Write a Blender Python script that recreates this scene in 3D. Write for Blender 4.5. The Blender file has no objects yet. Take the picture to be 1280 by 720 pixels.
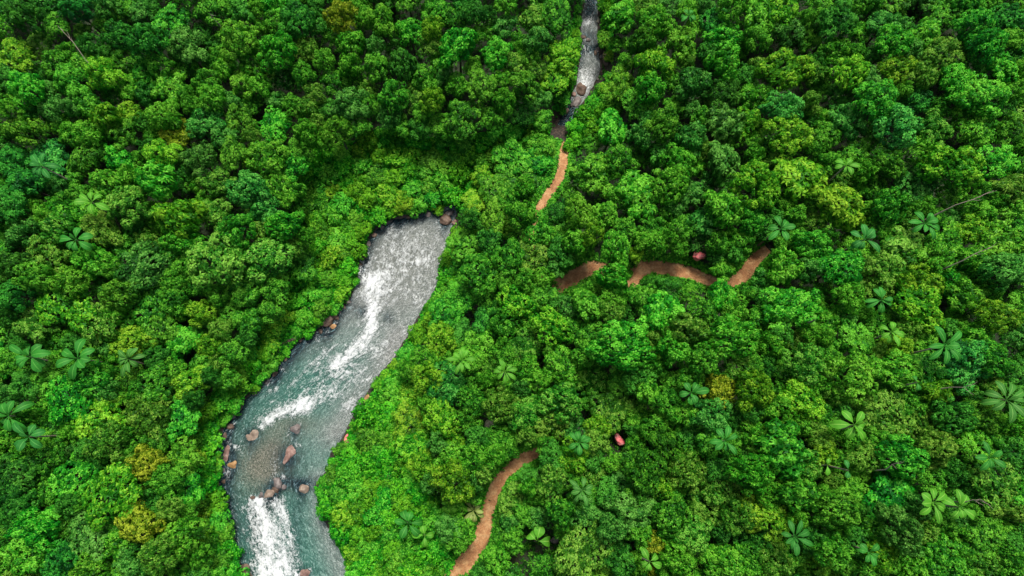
import bpy, math
import numpy as np
from mathutils import Vector, Matrix

rng = np.random.default_rng(11)
scene = bpy.context.scene
COL = scene.collection
PI = math.pi

# ------------------------------------------------------------------ camera
H = 135.0
TILT = math.radians(13.0)
FPX = 865.0
cam_d = bpy.data.cameras.new('camera')
cam_d.sensor_width = 36.0
cam_d.lens = 36.0 * FPX / 1280.0
cam_d.clip_end = 5000.0
cam = bpy.data.objects.new('camera', cam_d)
cam.location = (0, 0, H)
cam.rotation_euler = (TILT, 0, 0)
COL.objects.link(cam)
scene.camera = cam
CT, ST = math.cos(TILT), math.sin(TILT)


def ray(px, py):
    cx = (np.asarray(px, float) - 640.0) / FPX
    cy = (360.0 - np.asarray(py, float)) / FPX
    # camera space (cx, cy, -1) turned about X by TILT
    return cx, cy * CT + ST, cy * ST - CT


def at_z(px, py, z):
    dx, dy, dz = ray(px, py)
    t = (np.asarray(z, float) - H) / dz
    return dx * t, dy * t


def to_px(x, y, z):
    x = np.asarray(x, float); y = np.asarray(y, float); z = np.asarray(z, float) - H
    yc = y * CT + z * ST
    zc = -y * ST + z * CT
    return 640 + FPX * x / -zc, 360 - FPX * yc / -zc, -zc


# ------------------------------------------------------------------ river layout
SEC = [  # left edge, right edge, water level
    (325, 960, 520, 960, -1.2), (312, 830, 478, 830, -1.0), (305, 760, 450, 760, -.9),
    (304, 720, 438, 720, -.8), (297, 690, 428, 692, -.8), (287, 660, 413, 665, -.7),
    (280, 635, 398, 640, -.5), (276, 615, 394, 606, -.1), (273, 592, 409, 588, 0), (272, 570, 414, 566, 0),
    (274, 548, 430, 545, 0), (286, 524, 443, 517, 0), (304, 503, 457, 495, 0.05), (320, 486, 470, 474, .05),
    (340, 462, 479, 462, .1), (360, 440, 494, 447, .1), (382, 422, 503, 430, .15), (405, 408, 516, 413, .2),
    (425, 388, 521, 398, .25), (439, 372, 537, 375, .3), (447, 350, 548, 354, .4), (450, 325, 547, 338, .45),
    (459, 302, 556, 315, .5), (471, 286, 564, 292, .5), (490, 274, 570, 280, .5), (518, 267, 573, 271, .6),
    (545, 263, 574, 264, .8), (584, 250, 590, 257, 1.4), (624, 230, 630, 237, 1.9), (660, 210, 666, 217, 2.3),
    (682, 193, 692, 199, 2.5), (687, 170, 704, 176, 2.6), (699, 148, 714, 155, 2.7), (710, 128, 726, 134, 2.8),
    (719, 108, 740, 111, 3.), (723, 85, 752, 88, 3.1), (725, 60, 750, 64, 3.3), (724, 40, 747, 43, 3.5),
    (727, 20, 749, 22, 3.7), (730, 0, 748, 0, 3.8), (732, -50, 756, -50, 4.2), (745, -120, 775, -120, 4.6),
    (720, -240, 760, -240, 5.2)]
sec = np.array(SEC, float)
LX, LY = at_z(sec[:, 0], sec[:, 1], sec[:, 4])
RX, RY = at_z(sec[:, 2], sec[:, 3], sec[:, 4])
ZW = sec[:, 4]
NS = len(sec)
CXc, CYc = (LX + RX) / 2, (LY + RY) / 2
HWc = np.hypot(LX - RX, LY - RY) / 2
SL = np.concatenate([[0], np.cumsum(np.hypot(np.diff(CXc), np.diff(CYc)))])
GORGE = 26  # sections beyond this one are the narrow gorge
poly = np.concatenate([np.stack([LX, LY], 1), np.stack([RX, RY], 1)[::-1]])


def seg_dist(x, y, A, B):
    d = np.full(x.shape, 1e9); idx = np.zeros(x.shape, int); tt = np.zeros(x.shape)
    for i in range(len(A)):
        ax, ay = A[i]; bx, by = B[i]
        ux, uy = bx - ax, by - ay
        L2 = ux * ux + uy * uy + 1e-9
        t = np.clip(((x - ax) * ux + (y - ay) * uy) / L2, 0, 1)
        dd = np.hypot(x - ax - t * ux, y - ay - t * uy)
        m = dd < d
        d[m] = dd[m]; idx[m] = i; tt[m] = t[m]
    return d, idx, tt


def inside(x, y, P):
    c = np.zeros(x.shape, bool)
    n = len(P); j = n - 1
    for i in range(n):
        xi, yi = P[i]; xj, yj = P[j]
        if yi != yj:
            m = ((yi > y) != (yj > y)) & (x < (xj - xi) * (y - yi) / (yj - yi) + xi)
            c ^= m
        j = i
    return c


cl = np.stack([CXc, CYc], 1)


def river_sd(x, y):
    x = np.atleast_1d(np.asarray(x, float)); y = np.atleast_1d(np.asarray(y, float))
    d, _, _ = seg_dist(x, y, poly, np.roll(poly, -1, 0))
    ins = inside(x, y, poly)
    _, i, t = seg_dist(x, y, cl[:-1], cl[1:])
    zw = ZW[i] * (1 - t) + ZW[i + 1] * t
    g = np.clip((i + t - GORGE) / 2.0, 0, 1)
    return np.where(ins, -d, d), zw, g


def wob(x, y, f, s=0.0):
    return (np.sin(x * f + 1.3 + s + 1.7 * np.sin(y * f * .7 + s)) * np.cos(y * f * 1.1 - .4 + s * 2 + 1.3 * np.sin(x * f * .6))
            + .5 * np.sin(x * f * 2.3 - y * f * 1.9 + s) * np.cos(y * f * 2.7 + x * f + s))


def terr0(x, y):
    d, zw, g = river_sd(x, y)
    x = np.atleast_1d(x); y = np.atleast_1d(y)
    dd = np.maximum(d, 0)
    up = (2.2 + 1.6 * g) * (1 - np.exp(-dd / (1.6))) + .17 * np.minimum(dd, 70) + .05 * np.maximum(dd - 70, 0)
    up += np.clip(dd / 12, 0, 1) * (1.3 * wob(x, y, .075) + .5 * wob(x, y, .21, 2.)) + np.clip(dd / 2, 0, 1) * .18 * wob(x, y, .9, 4.)
    down = -1.3 * (1 - np.exp(np.minimum(d, 0) / 1.6))
    return zw + np.where(d > 0, up, down) - .02


def on_ground(px, py, h=0.0, f=None):
    f = f or terr
    z = 5.0
    for _ in range(14):
        x, y = at_z(px, py, z + h)
        z = .5 * z + .5 * float(f(x, y)[0])
    x, y = at_z(px, py, z + h)
    return float(x), float(y), float(f(x, y)[0])


# ------------------------------------------------------------------ dirt path (pixel waypoints, width px)
PATHS = [
    [(706, 178, 10), (704, 196, 15), (702, 212, 15), (693, 232, 15), (684, 246, 15), (674, 262, 14), (664, 290, 14), (668, 325, 14), (688, 366, 18),
     (703, 354, 22), (722, 344, 22), (745, 334, 22), (770, 346, 18), (788, 355, 18), (797, 341, 22), (812, 334, 22), (838, 336, 21), (862, 342, 20),
     (884, 350, 18), (904, 355, 16), (922, 348, 20), (934, 338, 20), (944, 324, 19), (960, 311, 16)],
    [(700, 545, 10), (684, 553, 10), (668, 567, 16), (648, 577, 18), (632, 591, 18), (622, 608, 19), (614, 626, 19), (610, 642, 16), (606, 658, 21),
     (600, 674, 21), (592, 688, 22), (581, 703, 26), (566, 711, 24), (545, 716, 18), (520, 722, 16), (490, 742, 14)],
]
pw = []
for P in PATHS:
    pts = []
    for (a, b, w) in P:
        x, y, z = on_ground(a, b, 0, terr0)
        pts.append([x, y, z, w * (H - z) / FPX * 1.15 / 2])
    pts = np.array(pts)
    # Catmull resample
    out = []
    for i in range(len(pts) - 1):
        p0 = pts[max(i - 1, 0)]; p1 = pts[i]; p2 = pts[i + 1]; p3 = pts[min(i + 2, len(pts) - 1)]
        n = max(2, int(np.hypot(*(p2 - p1)[:2]) / .6))
        for k in range(n):
            t = k / n
            out.append(.5 * ((2 * p1) + (-p0 + p2) * t + (2 * p0 - 5 * p1 + 4 * p2 - p3) * t * t + (-p0 + 3 * p1 - 3 * p2 + p3) * t ** 3))
    out.append(pts[-1])
    out = np.array(out)
    k = np.ones(9) / 9
    zz = np.convolve(np.pad(out[:, 2], 4, 'edge'), k, 'valid')
    out[:, 2] = zz
    pw.append(out)


def terr(x, y):
    x = np.atleast_1d(np.asarray(x, float)); y = np.atleast_1d(np.asarray(y, float))
    z = terr0(x, y)
    for P in pw:
        m = (x > P[:, 0].min() - 8) & (x < P[:, 0].max() + 8) & (y > P[:, 1].min() - 8) & (y < P[:, 1].max() + 8)
        if not m.any():
            continue
        xs, ys = x[m], y[m]
        st = 3 if len(xs) > 2000 else 1
        Q = P[::st]
        if st > 1:
            Q = np.vstack([Q, P[-1:]])
        d, i, t = seg_dist(xs, ys, Q[:-1, :2], Q[1:, :2])
        zp = Q[i, 2] * (1 - t) + Q[i + 1, 2] * t
        w = np.clip((d - 2.4) / 3.0, 0, 1); w = w * w * (3 - 2 * w)
        z[m] = z[m] * w + (zp - .05) * (1 - w)
    return z


# height and river-distance grids for quick look-ups
GS = 1.0
gxa = np.arange(-150, 150.01, GS); gya = np.arange(-110, 190.01, GS)
_gx, _gy = np.meshgrid(gxa, gya)
GZ = terr(_gx.ravel(), _gy.ravel()).reshape(_gx.shape)
GD, _gw, _ = river_sd(_gx.ravel(), _gy.ravel())
GD = GD.reshape(_gx.shape)


def bil(G, x, y):
    x = np.atleast_1d(np.asarray(x, float)); y = np.atleast_1d(np.asarray(y, float))
    u = np.clip((x - gxa[0]) / GS, 0, len(gxa) - 1.001); v = np.clip((y - gya[0]) / GS, 0, len(gya) - 1.001)
    i = u.astype(int); j = v.astype(int); u = u - i; v = v - j
    return G[j, i] * (1 - u) * (1 - v) + G[j, i + 1] * u * (1 - v) + G[j + 1, i] * (1 - u) * v + G[j + 1, i + 1] * u * v


def terr_q(x, y): return bil(GZ, x, y)
def sd_q(x, y): return bil(GD, x, y)


def on_ground(px, py, h=0.0):
    z = 5.0
    for _ in range(14):
        x, y = at_z(px, py, z + h)
        z = .5 * z + .5 * float(terr_q(x, y)[0])
    x, y = at_z(px, py, z + h)
    return float(x), float(y), float(terr_q(x, y)[0])


# ------------------------------------------------------------------ mesh helpers
def mesh_np(name, V, F, tint=None, var=None, smooth=False, nv=4):
    me = bpy.data.meshes.new(name)
    V = np.asarray(V, np.float32); F = np.asarray(F, np.int32)
    me.vertices.add(len(V)); me.vertices.foreach_set('co', V.ravel())
    k = F.shape[1]
    me.loops.add(F.size); me.loops.foreach_set('vertex_index', F.ravel())
    me.polygons.add(len(F))
    me.polygons.foreach_set('loop_start', np.arange(0, F.size, k, dtype=np.int32))
    me.polygons.foreach_set('loop_total', np.full(len(F), k, np.int32))
    if smooth:
        me.polygons.foreach_set('use_smooth', np.ones(len(F), bool))
    for nm, arr in (('tint', tint), ('treevar', var)):
        if arr is not None:
            at = me.attributes.new(nm, 'FLOAT', 'FACE')
            at.data.foreach_set('value', np.asarray(arr, np.float32))
    me.update(calc_edges=True)
    return me


def obj(name, me, mat=None, parent=None, loc=None):
    o = bpy.data.objects.new(name, me)
    COL.objects.link(o)
    if mat is not None:
        if len(me.materials) == 0:
            me.materials.append(None)
        o.material_slots[0].link = 'OBJECT'
        o.material_slots[0].material = mat
    if parent is not None:
        o.parent = parent
    if loc is not None:
        o.location = loc
    return o


def tag(o, label=None, cat=None, group=None, kind=None):
    if label: o['label'] = label
    if cat: o['category'] = cat
    if group: o['group'] = group
    if kind: o['kind'] = kind
    return o


def empty(name, loc, rz=0, s=1.0):
    o = bpy.data.objects.new(name, None)
    o.empty_display_size = .5
    o.location = loc; o.rotation_euler = (0, 0, rz)
    o.scale = (s, s, s) if not hasattr(s, '__len__') else s
    COL.objects.link(o)
    return o


def tubes(paths, sides=6):
    V, F, b = [], [], 0
    for P in paths:
        P = [(np.array(p[:3], float), p[3]) for p in P]
        for i, (p, r) in enumerate(P):
            a = P[max(i - 1, 0)][0]; c = P[min(i + 1, len(P) - 1)][0]
            t = c - a; t /= np.linalg.norm(t) + 1e-9
            u = np.cross(t, [.31, .95, .1]); u /= np.linalg.norm(u) + 1e-9
            v = np.cross(t, u)
            for k in range(sides):
                an = 2 * PI * k / sides
                V.append(p + r * (math.cos(an) * u + math.sin(an) * v))
            if i:
                for k in range(sides):
                    k2 = (k + 1) % sides
                    F.append((b + (i - 1) * sides + k, b + (i - 1) * sides + k2, b + i * sides + k2, b + i * sides + k))
        b += len(P) * sides
    return np.array(V), np.array(F)


def norm(a):
    return a / (np.linalg.norm(a, axis=-1, keepdims=True) + 1e-9)


def rosettes(P, N, nl, L, W, droop, r, base_tint):
    """whorls of bent leaf blades at twig ends P facing N"""
    n = len(P)
    N = norm(N)
    ref = norm(r.normal(size=(n, 3)))
    U = norm(np.cross(N, ref)); Vv = np.cross(N, U)
    ph = r.uniform(0, 2 * PI, n)
    verts = []; tints = []
    for k in range(nl):
        a = ph + 2 * PI * k / nl + r.normal(0, .25, n)
        rad = np.cos(a)[:, None] * U + np.sin(a)[:, None] * Vv
        ll = (L * r.uniform(.65, 1.25, n))[:, None]
        dr = (droop + r.normal(0, .28, n))[:, None]
        side = np.cross(N, rad) * (W * r.uniform(.8, 1.2, n))[:, None] * .5
        side = side + N * r.normal(0, .25, n)[:, None] * W * .5
        b = P + rad * ll * .08
        mid = P + rad * ll * .5 + N * ll * .08
        tip = P + rad * ll * np.cos(dr) - N * ll * np.sin(dr)
        verts.append(np.stack([b, mid + side, tip, mid - side], 1))
        tints.append(np.clip(base_tint + r.normal(0, .13, n), 0, 1))
    V = np.concatenate(verts).reshape(-1, 3)
    F = np.arange(len(V)).reshape(-1, 4)
    return V, F, np.concatenate(tints)


def make_crown(form, seed, R=4.0, base=5.5):
    r = np.random.default_rng(seed)
    cfg = dict(domed=(30, (.18, .31), .72, 4.4, 7, .38, .19, .45), clumpy=(22, (.20, .38), .62, 3.8, 7, .44, .22, .5),
               spreading=(26, (.16, .32), .5, 3.8, 7, .46, .21, .35), broad=(15, (.24, .38), .58, 2.1, 8, .72, .30, .5))[form]
    nl, rr, zs, dens, lpr, L, W, droop = cfg
    lobes = []
    for i in range(nl):
        for _ in range(60):
            u = (i + r.uniform(.1, .9)) / nl
            el = math.asin(np.clip(u, 0, 1)) * .98
            az = i * 2.39996 + r.normal(0, .5)
            rad = R * r.uniform(*rr)
            q = R * r.uniform(.70, 1.16) - rad
            c = np.array([math.cos(el) * math.cos(az) * q, math.cos(el) * math.sin(az) * q, math.sin(el) * q * zs + R * .1])
            if form == 'spreading':
                c[2] = R * (.12 + .42 * (1 - (np.hypot(c[0], c[1]) / R) ** 2)) + r.uniform(-.1, .1) * R
            if all(np.linalg.norm(c - o[0]) > .55 * max(rad, o[1]) for o in lobes):
                break
        lobes.append((c, rad, r.normal(0, .1)))
    Ps, Ns, T = [], [], []
    for (c, rad, lt) in lobes:
        n = int(dens * 2 * PI * rad * rad * 1.25)
        d = norm(r.normal(size=(n * 2, 3)))
        d = d[d[:, 2] > -.25][:n]
        q = rad * r.uniform(.82, 1.08, len(d)) * (1 + .10 * np.sin(d[:, 0] * 9 + seed) * np.cos(d[:, 1] * 8))
        p = c + d * q[:, None] * np.array([1, 1, .8])
        keep = np.ones(len(p), bool)
        for (c2, r2, _) in lobes:
            if c2 is not c:
                keep &= np.linalg.norm((p - c2) / np.array([1, 1, .8]), axis=1) > r2 * .8
        p = p[keep]; d = d[keep]
        Ps.append(p); Ns.append(norm(d * .8 + np.array([0, 0, .55]) + r.normal(0, .22, d.shape)))
        # leaves towards the lobe tops are paler
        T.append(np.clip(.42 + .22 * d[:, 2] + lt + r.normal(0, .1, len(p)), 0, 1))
    # sparse inner foliage closes the pits between the lobes
    n = int(dens * 2 * PI * (R * .62) ** 2 * .8)
    d = norm(r.normal(size=(n * 2, 3))); d = d[d[:, 2] > -.1][:n]
    Ps.append(d * R * np.array([.72, .72, .42 if form == 'spreading' else .58]) * r.uniform(.85, 1.05, len(d))[:, None] + np.array([0, 0, R * .1]))
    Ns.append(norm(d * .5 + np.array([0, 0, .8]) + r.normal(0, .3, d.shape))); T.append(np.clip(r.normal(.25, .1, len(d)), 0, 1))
    P = np.concatenate(Ps); N = np.concatenate(Ns); T = np.concatenate(T)
    P[:, 2] += base
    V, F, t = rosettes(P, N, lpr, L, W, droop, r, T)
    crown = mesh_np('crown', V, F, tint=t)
    # trunk and limbs reaching into every lobe
    lean = r.normal(0, .25, 2)
    tp = [[(0, 0, -1.2, .36), (0, 0, .3, .26), (lean[0] * .5, lean[1] * .5, base * .5, .19), (lean[0], lean[1], base * .9, .14)]]
    for (c, rad, _) in lobes:
        e = c + np.array([0, 0, base])
        s = np.array([lean[0], lean[1], base * r.uniform(.72, .9)])
        m = (s + e) / 2 + np.array([0, 0, -.25 * rad])
        tp.append([(*s, .10), (*m, .07), (*e, .03)])
        for _ in range(3):
            f = e + norm(r.normal(size=3) + np.array([0, 0, .6])) * rad * .85
            tp.append([(*(m * .3 + e * .7), .035), (*f, .012)])
    TV, TF = tubes(tp, 6)
    trunk = mesh_np('trunk', TV, TF, smooth=True)
    top = base + R * (zs * .95 + .1) if form != 'spreading' else base + R * .65
    return dict(crown=crown, trunk=trunk, R=R, top=top, mid=base + .35 * R, data=(V, t), form=form)


def make_shrub(seed, R=2.0):
    r = np.random.default_rng(seed)
    Ps, Ns, T, tp = [], [], [], []
    for i in range(9):
        q = R * math.sqrt((i + .5) / 9) * .72
        az = i * 2.4 + r.normal(0, .3)
        rad = R * r.uniform(.3, .46)
        c = np.array([math.cos(az) * q, math.sin(az) * q, R * (.62 - .40 * (q / R) ** 2) + r.uniform(-.1, .15)])
        n = int(rad * rad * 2 * PI * 8)
        d = norm(r.normal(size=(n * 2, 3))); d = d[d[:, 2] > -.3][:n]
        p = c + d * rad * r.uniform(.8, 1.1, len(d))[:, None] * np.array([1, 1, .75])
        Ps.append(p); Ns.append(norm(d * .7 + np.array([0, 0, .6]) + r.normal(0, .3, d.shape)))
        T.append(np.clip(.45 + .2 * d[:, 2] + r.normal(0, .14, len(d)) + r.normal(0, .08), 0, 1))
        tp.append([(0, 0, -.5, .05), (c[0] * .5, c[1] * .5, c[2] * .5, .035), (*c, .012)])
    P = np.concatenate(Ps); N = np.concatenate(Ns); T = np.concatenate(T)
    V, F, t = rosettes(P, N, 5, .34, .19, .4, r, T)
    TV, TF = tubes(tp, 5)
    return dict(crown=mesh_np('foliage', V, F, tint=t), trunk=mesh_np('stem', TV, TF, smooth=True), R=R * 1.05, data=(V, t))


# ------------------------------------------------------------------ materials
def new_mat(name):
    m = bpy.data.materials.new(name)
    m.use_nodes = True
    nt = m.node_tree
    for n in list(nt.nodes): nt.nodes.remove(n)
    out = nt.nodes.new('ShaderNodeOutputMaterial')
    return m, nt, out


def N_(nt, t, **kw):
    n = nt.nodes.new(t)
    for k, v in kw.items():
        setattr(n, k, v)
    return n


def ln(nt, a, b): nt.links.new(a, b)


def mathn(nt, op, a, b=None, c=None, clamp=False):
    n = N_(nt, 'ShaderNodeMath', operation=op, use_clamp=clamp)
    for i, v in enumerate((a, b, c)):
        if v is None: continue
        if isinstance(v, (int, float)): n.inputs[i].default_value = v
        else: ln(nt, v, n.inputs[i])
    return n.outputs[0]


def mixc(nt, f, a, b, mode='MIX'):
    n = N_(nt, 'ShaderNodeMix', data_type='RGBA', blend_type=mode)
    if isinstance(f, (int, float)): n.inputs[0].default_value = f
    else: ln(nt, f, n.inputs[0])
    for i, v in ((6, a), (7, b)):
        if isinstance(v, tuple): n.inputs[i].default_value = (*v[:3], 1)
        else: ln(nt, v, n.inputs[i])
    return n.outputs[2]


def attr(nt, name):
    n = N_(nt, 'ShaderNodeAttribute', attribute_name=name)
    return n.outputs['Fac']


def noise(nt, vec, scale, detail=3, rough=.55, dist=0):
    n = N_(nt, 'ShaderNodeTexNoise')
    n.inputs['Scale'].default_value = scale; n.inputs['Detail'].default_value = detail
    n.inputs['Roughness'].default_value = rough; n.inputs['Distortion'].default_value = dist
    if vec is not None: ln(nt, vec, n.inputs['Vector'])
    return n.outputs['Fac']


def ramp(nt, fac, stops):
    n = N_(nt, 'ShaderNodeValToRGB')
    e = n.color_ramp.elements
    while len(e) < len(stops): e.new(.5)
    for k, (p, c) in enumerate(stops):
        e[k].position = p; e[k].color = (*c, 1) if len(c) == 3 else c
    ln(nt, fac, n.inputs[0])
    return n.outputs[0]


def leaf_mat(name, dark, mid, light, trans=.26):
    m, nt, out = new_mat(name)
    oi = N_(nt, 'ShaderNodeObjectInfo')
    geo = N_(nt, 'ShaderNodeNewGeometry')
    tn = attr(nt, 'tint'); tv = attr(nt, 'treevar')
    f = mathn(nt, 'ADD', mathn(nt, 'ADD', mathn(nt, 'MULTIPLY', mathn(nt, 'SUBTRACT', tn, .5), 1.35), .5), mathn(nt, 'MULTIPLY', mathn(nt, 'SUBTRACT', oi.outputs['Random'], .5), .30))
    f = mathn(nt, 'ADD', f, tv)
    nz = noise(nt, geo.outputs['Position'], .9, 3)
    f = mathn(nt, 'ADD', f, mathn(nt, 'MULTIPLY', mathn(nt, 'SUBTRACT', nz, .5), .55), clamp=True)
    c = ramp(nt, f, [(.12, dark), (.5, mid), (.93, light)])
    hs = N_(nt, 'ShaderNodeHueSaturation')
    ln(nt, c, hs.inputs['Color'])
    # second pseudo-random per object shifts hue a little
    r2 = mathn(nt, 'FRACT', mathn(nt, 'MULTIPLY', oi.outputs['Random'], 37.7))
    ln(nt, mathn(nt, 'ADD', .485, mathn(nt, 'MULTIPLY', r2, .03)), hs.inputs['Hue'])
    ln(nt, mathn(nt, 'ADD', .86, mathn(nt, 'MULTIPLY', r2, .3)), hs.inputs['Value'])
    b = N_(nt, 'ShaderNodeBsdfPrincipled')
    ln(nt, hs.outputs[0], b.inputs['Base Color'])
    b.inputs['Roughness'].default_value = .5
    b.inputs['Specular IOR Level'].default_value = .16
    t = N_(nt, 'ShaderNodeBsdfTranslucent')
    ln(nt, mixc(nt, .5, hs.outputs[0], (.10, .22, .01)), t.inputs['Color'])
    mx = N_(nt, 'ShaderNodeMixShader'); mx.inputs[0].default_value = trans
    ln(nt, b.outputs[0], mx.inputs[1]); ln(nt, t.outputs[0], mx.inputs[2])
    ln(nt, mx.outputs[0], out.inputs[0])
    return m


LM = {
    'Y': leaf_mat('leaf_yellow', (.07, .16, .006), (.22, .36, .012), (.50, .60, .04)),
    'YG': leaf_mat('leaf_yellow_green', (.018, .145, .004), (.078, .36, .009), (.32, .66, .035)),
    'G': leaf_mat('leaf_bright_green', (.011, .130, .005), (.044, .33, .010), (.22, .66, .045)),
    'M': leaf_mat('leaf_mid_green', (.009, .110, .006), (.034, .275, .011), (.18, .60, .04)),
    'D': leaf_mat('leaf_dark_green', (.006, .080, .008), (.021, .200, .013), (.10, .44, .04)),
    'B': leaf_mat('leaf_blue_green', (.008, .090, .008), (.028, .235, .019), (.16, .52, .07)),
    'O': leaf_mat('leaf_olive', (.016, .112, .006), (.060, .280, .014), (.26, .56, .06)),
    'S': leaf_mat('leaf_shrub', (.010, .120, .003), (.040, .315, .007), (.19, .62, .025)),
    'P': leaf_mat('leaf_pale', (.07, .13, .05), (.24, .34, .13), (.5, .55, .3)),
}
NAMEC = {'Y': 'yellow', 'YG': 'yellow-green', 'G': 'bright green', 'M': 'mid green', 'D': 'dark green', 'B': 'bluish green', 'O': 'olive green'}


def bark_mat(name, a, b_):
    m, nt, out = new_mat(name)
    tc = N_(nt, 'ShaderNodeTexCoord')
    mp = N_(nt, 'ShaderNodeMapping'); mp.inputs['Scale'].default_value = (6, 6, 1.5)
    ln(nt, tc.outputs['Object'], mp.inputs[0])
    c = ramp(nt, noise(nt, mp.outputs[0], 2.2, 5, .65), [(.3, a), (.7, b_)])
    b = N_(nt, 'ShaderNodeBsdfPrincipled'); ln(nt, c, b.inputs['Base Color']); b.inputs['Roughness'].default_value = .85
    ln(nt, b.outputs[0], out.inputs[0])
    return m


BARK = bark_mat('bark', (.035, .028, .02), (.12, .10, .075))
PALEBARK = bark_mat('pale_bark', (.16, .13, .09), (.38, .33, .25))

# ground
m, nt, out = new_mat('forest_soil')
geo = N_(nt, 'ShaderNodeNewGeometry')
n1 = noise(nt, geo.outputs['Position'], .5, 6, .65)
n2 = noise(nt, geo.outputs['Position'], 2.4, 5, .6)
c = ramp(nt, n1, [(.3, (.010, .016, .006)), (.5, (.018, .030, .008)), (.7, (.035, .026, .014))])
c = mixc(nt, mathn(nt, 'MULTIPLY', n2, .6), c, (.012, .045, .006))
rock = ramp(nt, n2, [(.3, (.012, .011, .010)), (.55, (.05, .035, .025)), (.75, (.13, .085, .055))])
c = mixc(nt, attr(nt, 'wet'), c, rock)
b = N_(nt, 'ShaderNodeBsdfPrincipled'); ln(nt, c, b.inputs['Base Color']); b.inputs['Roughness'].default_value = .75
bp = N_(nt, 'ShaderNodeBump'); bp.inputs['Strength'].default_value = .8; bp.inputs['Distance'].default_value = .4
ln(nt, n2, bp.inputs['Height']); ln(nt, bp.outputs[0], b.inputs['Normal'])
ln(nt, b.outputs[0], out.inputs[0])
SOIL = m

# dirt path
m, nt, out = new_mat('red_dirt')
geo = N_(nt, 'ShaderNodeNewGeometry')
n1 = noise(nt, geo.outputs['Position'], .55, 5, .6)
n2 = noise(nt, geo.outputs['Position'], 3.2, 5, .7)
c = ramp(nt, n1, [(.3, (.34, .15, .065)), (.5, (.52, .25, .105)), (.68, (.68, .40, .19))])
c = mixc(nt, mathn(nt, 'MULTIPLY', mathn(nt, 'SUBTRACT', n2, .45, clamp=True), 2.2, clamp=True), c, (.13, .055, .026))
eg = attr(nt, 'edge')
ef = mathn(nt, 'MULTIPLY', mathn(nt, 'SUBTRACT', mathn(nt, 'ADD', eg, mathn(nt, 'MULTIPLY', n2, .6)), .95, clamp=True), 3.0, clamp=True)
c = mixc(nt, ef, c, (.10, .12, .02))
hl = mathn(nt, 'MULTIPLY', mathn(nt, 'SUBTRACT', noise(nt, geo.outputs['Position'], .9, 2), .52, clamp=True), 5, clamp=True)
c = mixc(nt, mathn(nt, 'MULTIPLY', hl, .6), c, (.72, .46, .22))
b = N_(nt, 'ShaderNodeBsdfPrincipled'); ln(nt, c, b.inputs['Base Color']); b.inputs['Roughness'].default_value = .9
bp = N_(nt, 'ShaderNodeBump'); bp.inputs['Strength'].default_value = .9; bp.inputs['Distance'].default_value = .25
ln(nt, n2, bp.inputs['Height']); ln(nt, bp.outputs[0], b.inputs['Normal'])
ln(nt, b.outputs[0], out.inputs[0])
DIRT = m


def rock_mat(name, a, b_, c_, rough=.6):
    m, nt, out = new_mat(name)
    tc = N_(nt, 'ShaderNodeTexCoord'); geo = N_(nt, 'ShaderNodeNewGeometry')
    n1 = noise(nt, geo.outputs['Position'], 1.1, 5, .65)
    n2 = noise(nt, geo.outputs['Position'], 5.0, 4, .7)
    c = ramp(nt, n1, [(.28, a), (.5, b_), (.72, c_)])
    c = mixc(nt, mathn(nt, 'MULTIPLY', mathn(nt, 'SUBTRACT', n2, .52, clamp=True), 1.5, clamp=True), c, tuple(v * .5 for v in a))
    # wet dark foot where the stone meets the water
    sx = N_(nt, 'ShaderNodeSeparateXYZ'); ln(nt, tc.outputs['Object'], sx.inputs[0])
    w = mathn(nt, 'MULTIPLY', mathn(nt, 'SUBTRACT', -.08, mathn(nt, 'ADD', sx.outputs[2], mathn(nt, 'MULTIPLY', n1, .4))), 4, clamp=True)
    c = mixc(nt, w, c, (.02, .014, .012))
    b = N_(nt, 'ShaderNodeBsdfPrincipled'); ln(nt, c, b.inputs['Base Color']); b.inputs['Roughness'].default_value = rough
    bp = N_(nt, 'ShaderNodeBump'); bp.inputs['Strength'].default_value = .7; bp.inputs['Distance'].default_value = .12
    ln(nt, n2, bp.inputs['Height']); ln(nt, bp.outputs[0], b.inputs['Normal'])
    ln(nt, b.outputs[0], out.inputs[0])
    return m


RM = {
    'pink': rock_mat('stone_pinkish', (.12, .065, .05), (.27, .155, .125), (.52, .36, .30)),
    'tan': rock_mat('stone_tan', (.12, .085, .06), (.26, .19, .14), (.50, .40, .31)),
    'orange': rock_mat('stone_orange', (.22, .11, .04), (.42, .23, .09), (.6, .38, .18)),
    'grey': rock_mat('stone_grey', (.06, .05, .05), (.17, .14, .13), (.36, .31, .28)),
    'brown': rock_mat('stone_brown', (.05, .032, .022), (.13, .08, .055), (.28, .19, .135)),
    'red': rock_mat('stone_red', (.70, .09, .10), (.85, .20, .20), (.85, .50, .46)),
    'cream': rock_mat('stone_cream', (.40, .34, .22), (.60, .53, .38), (.72, .66, .52)),
}

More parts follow.
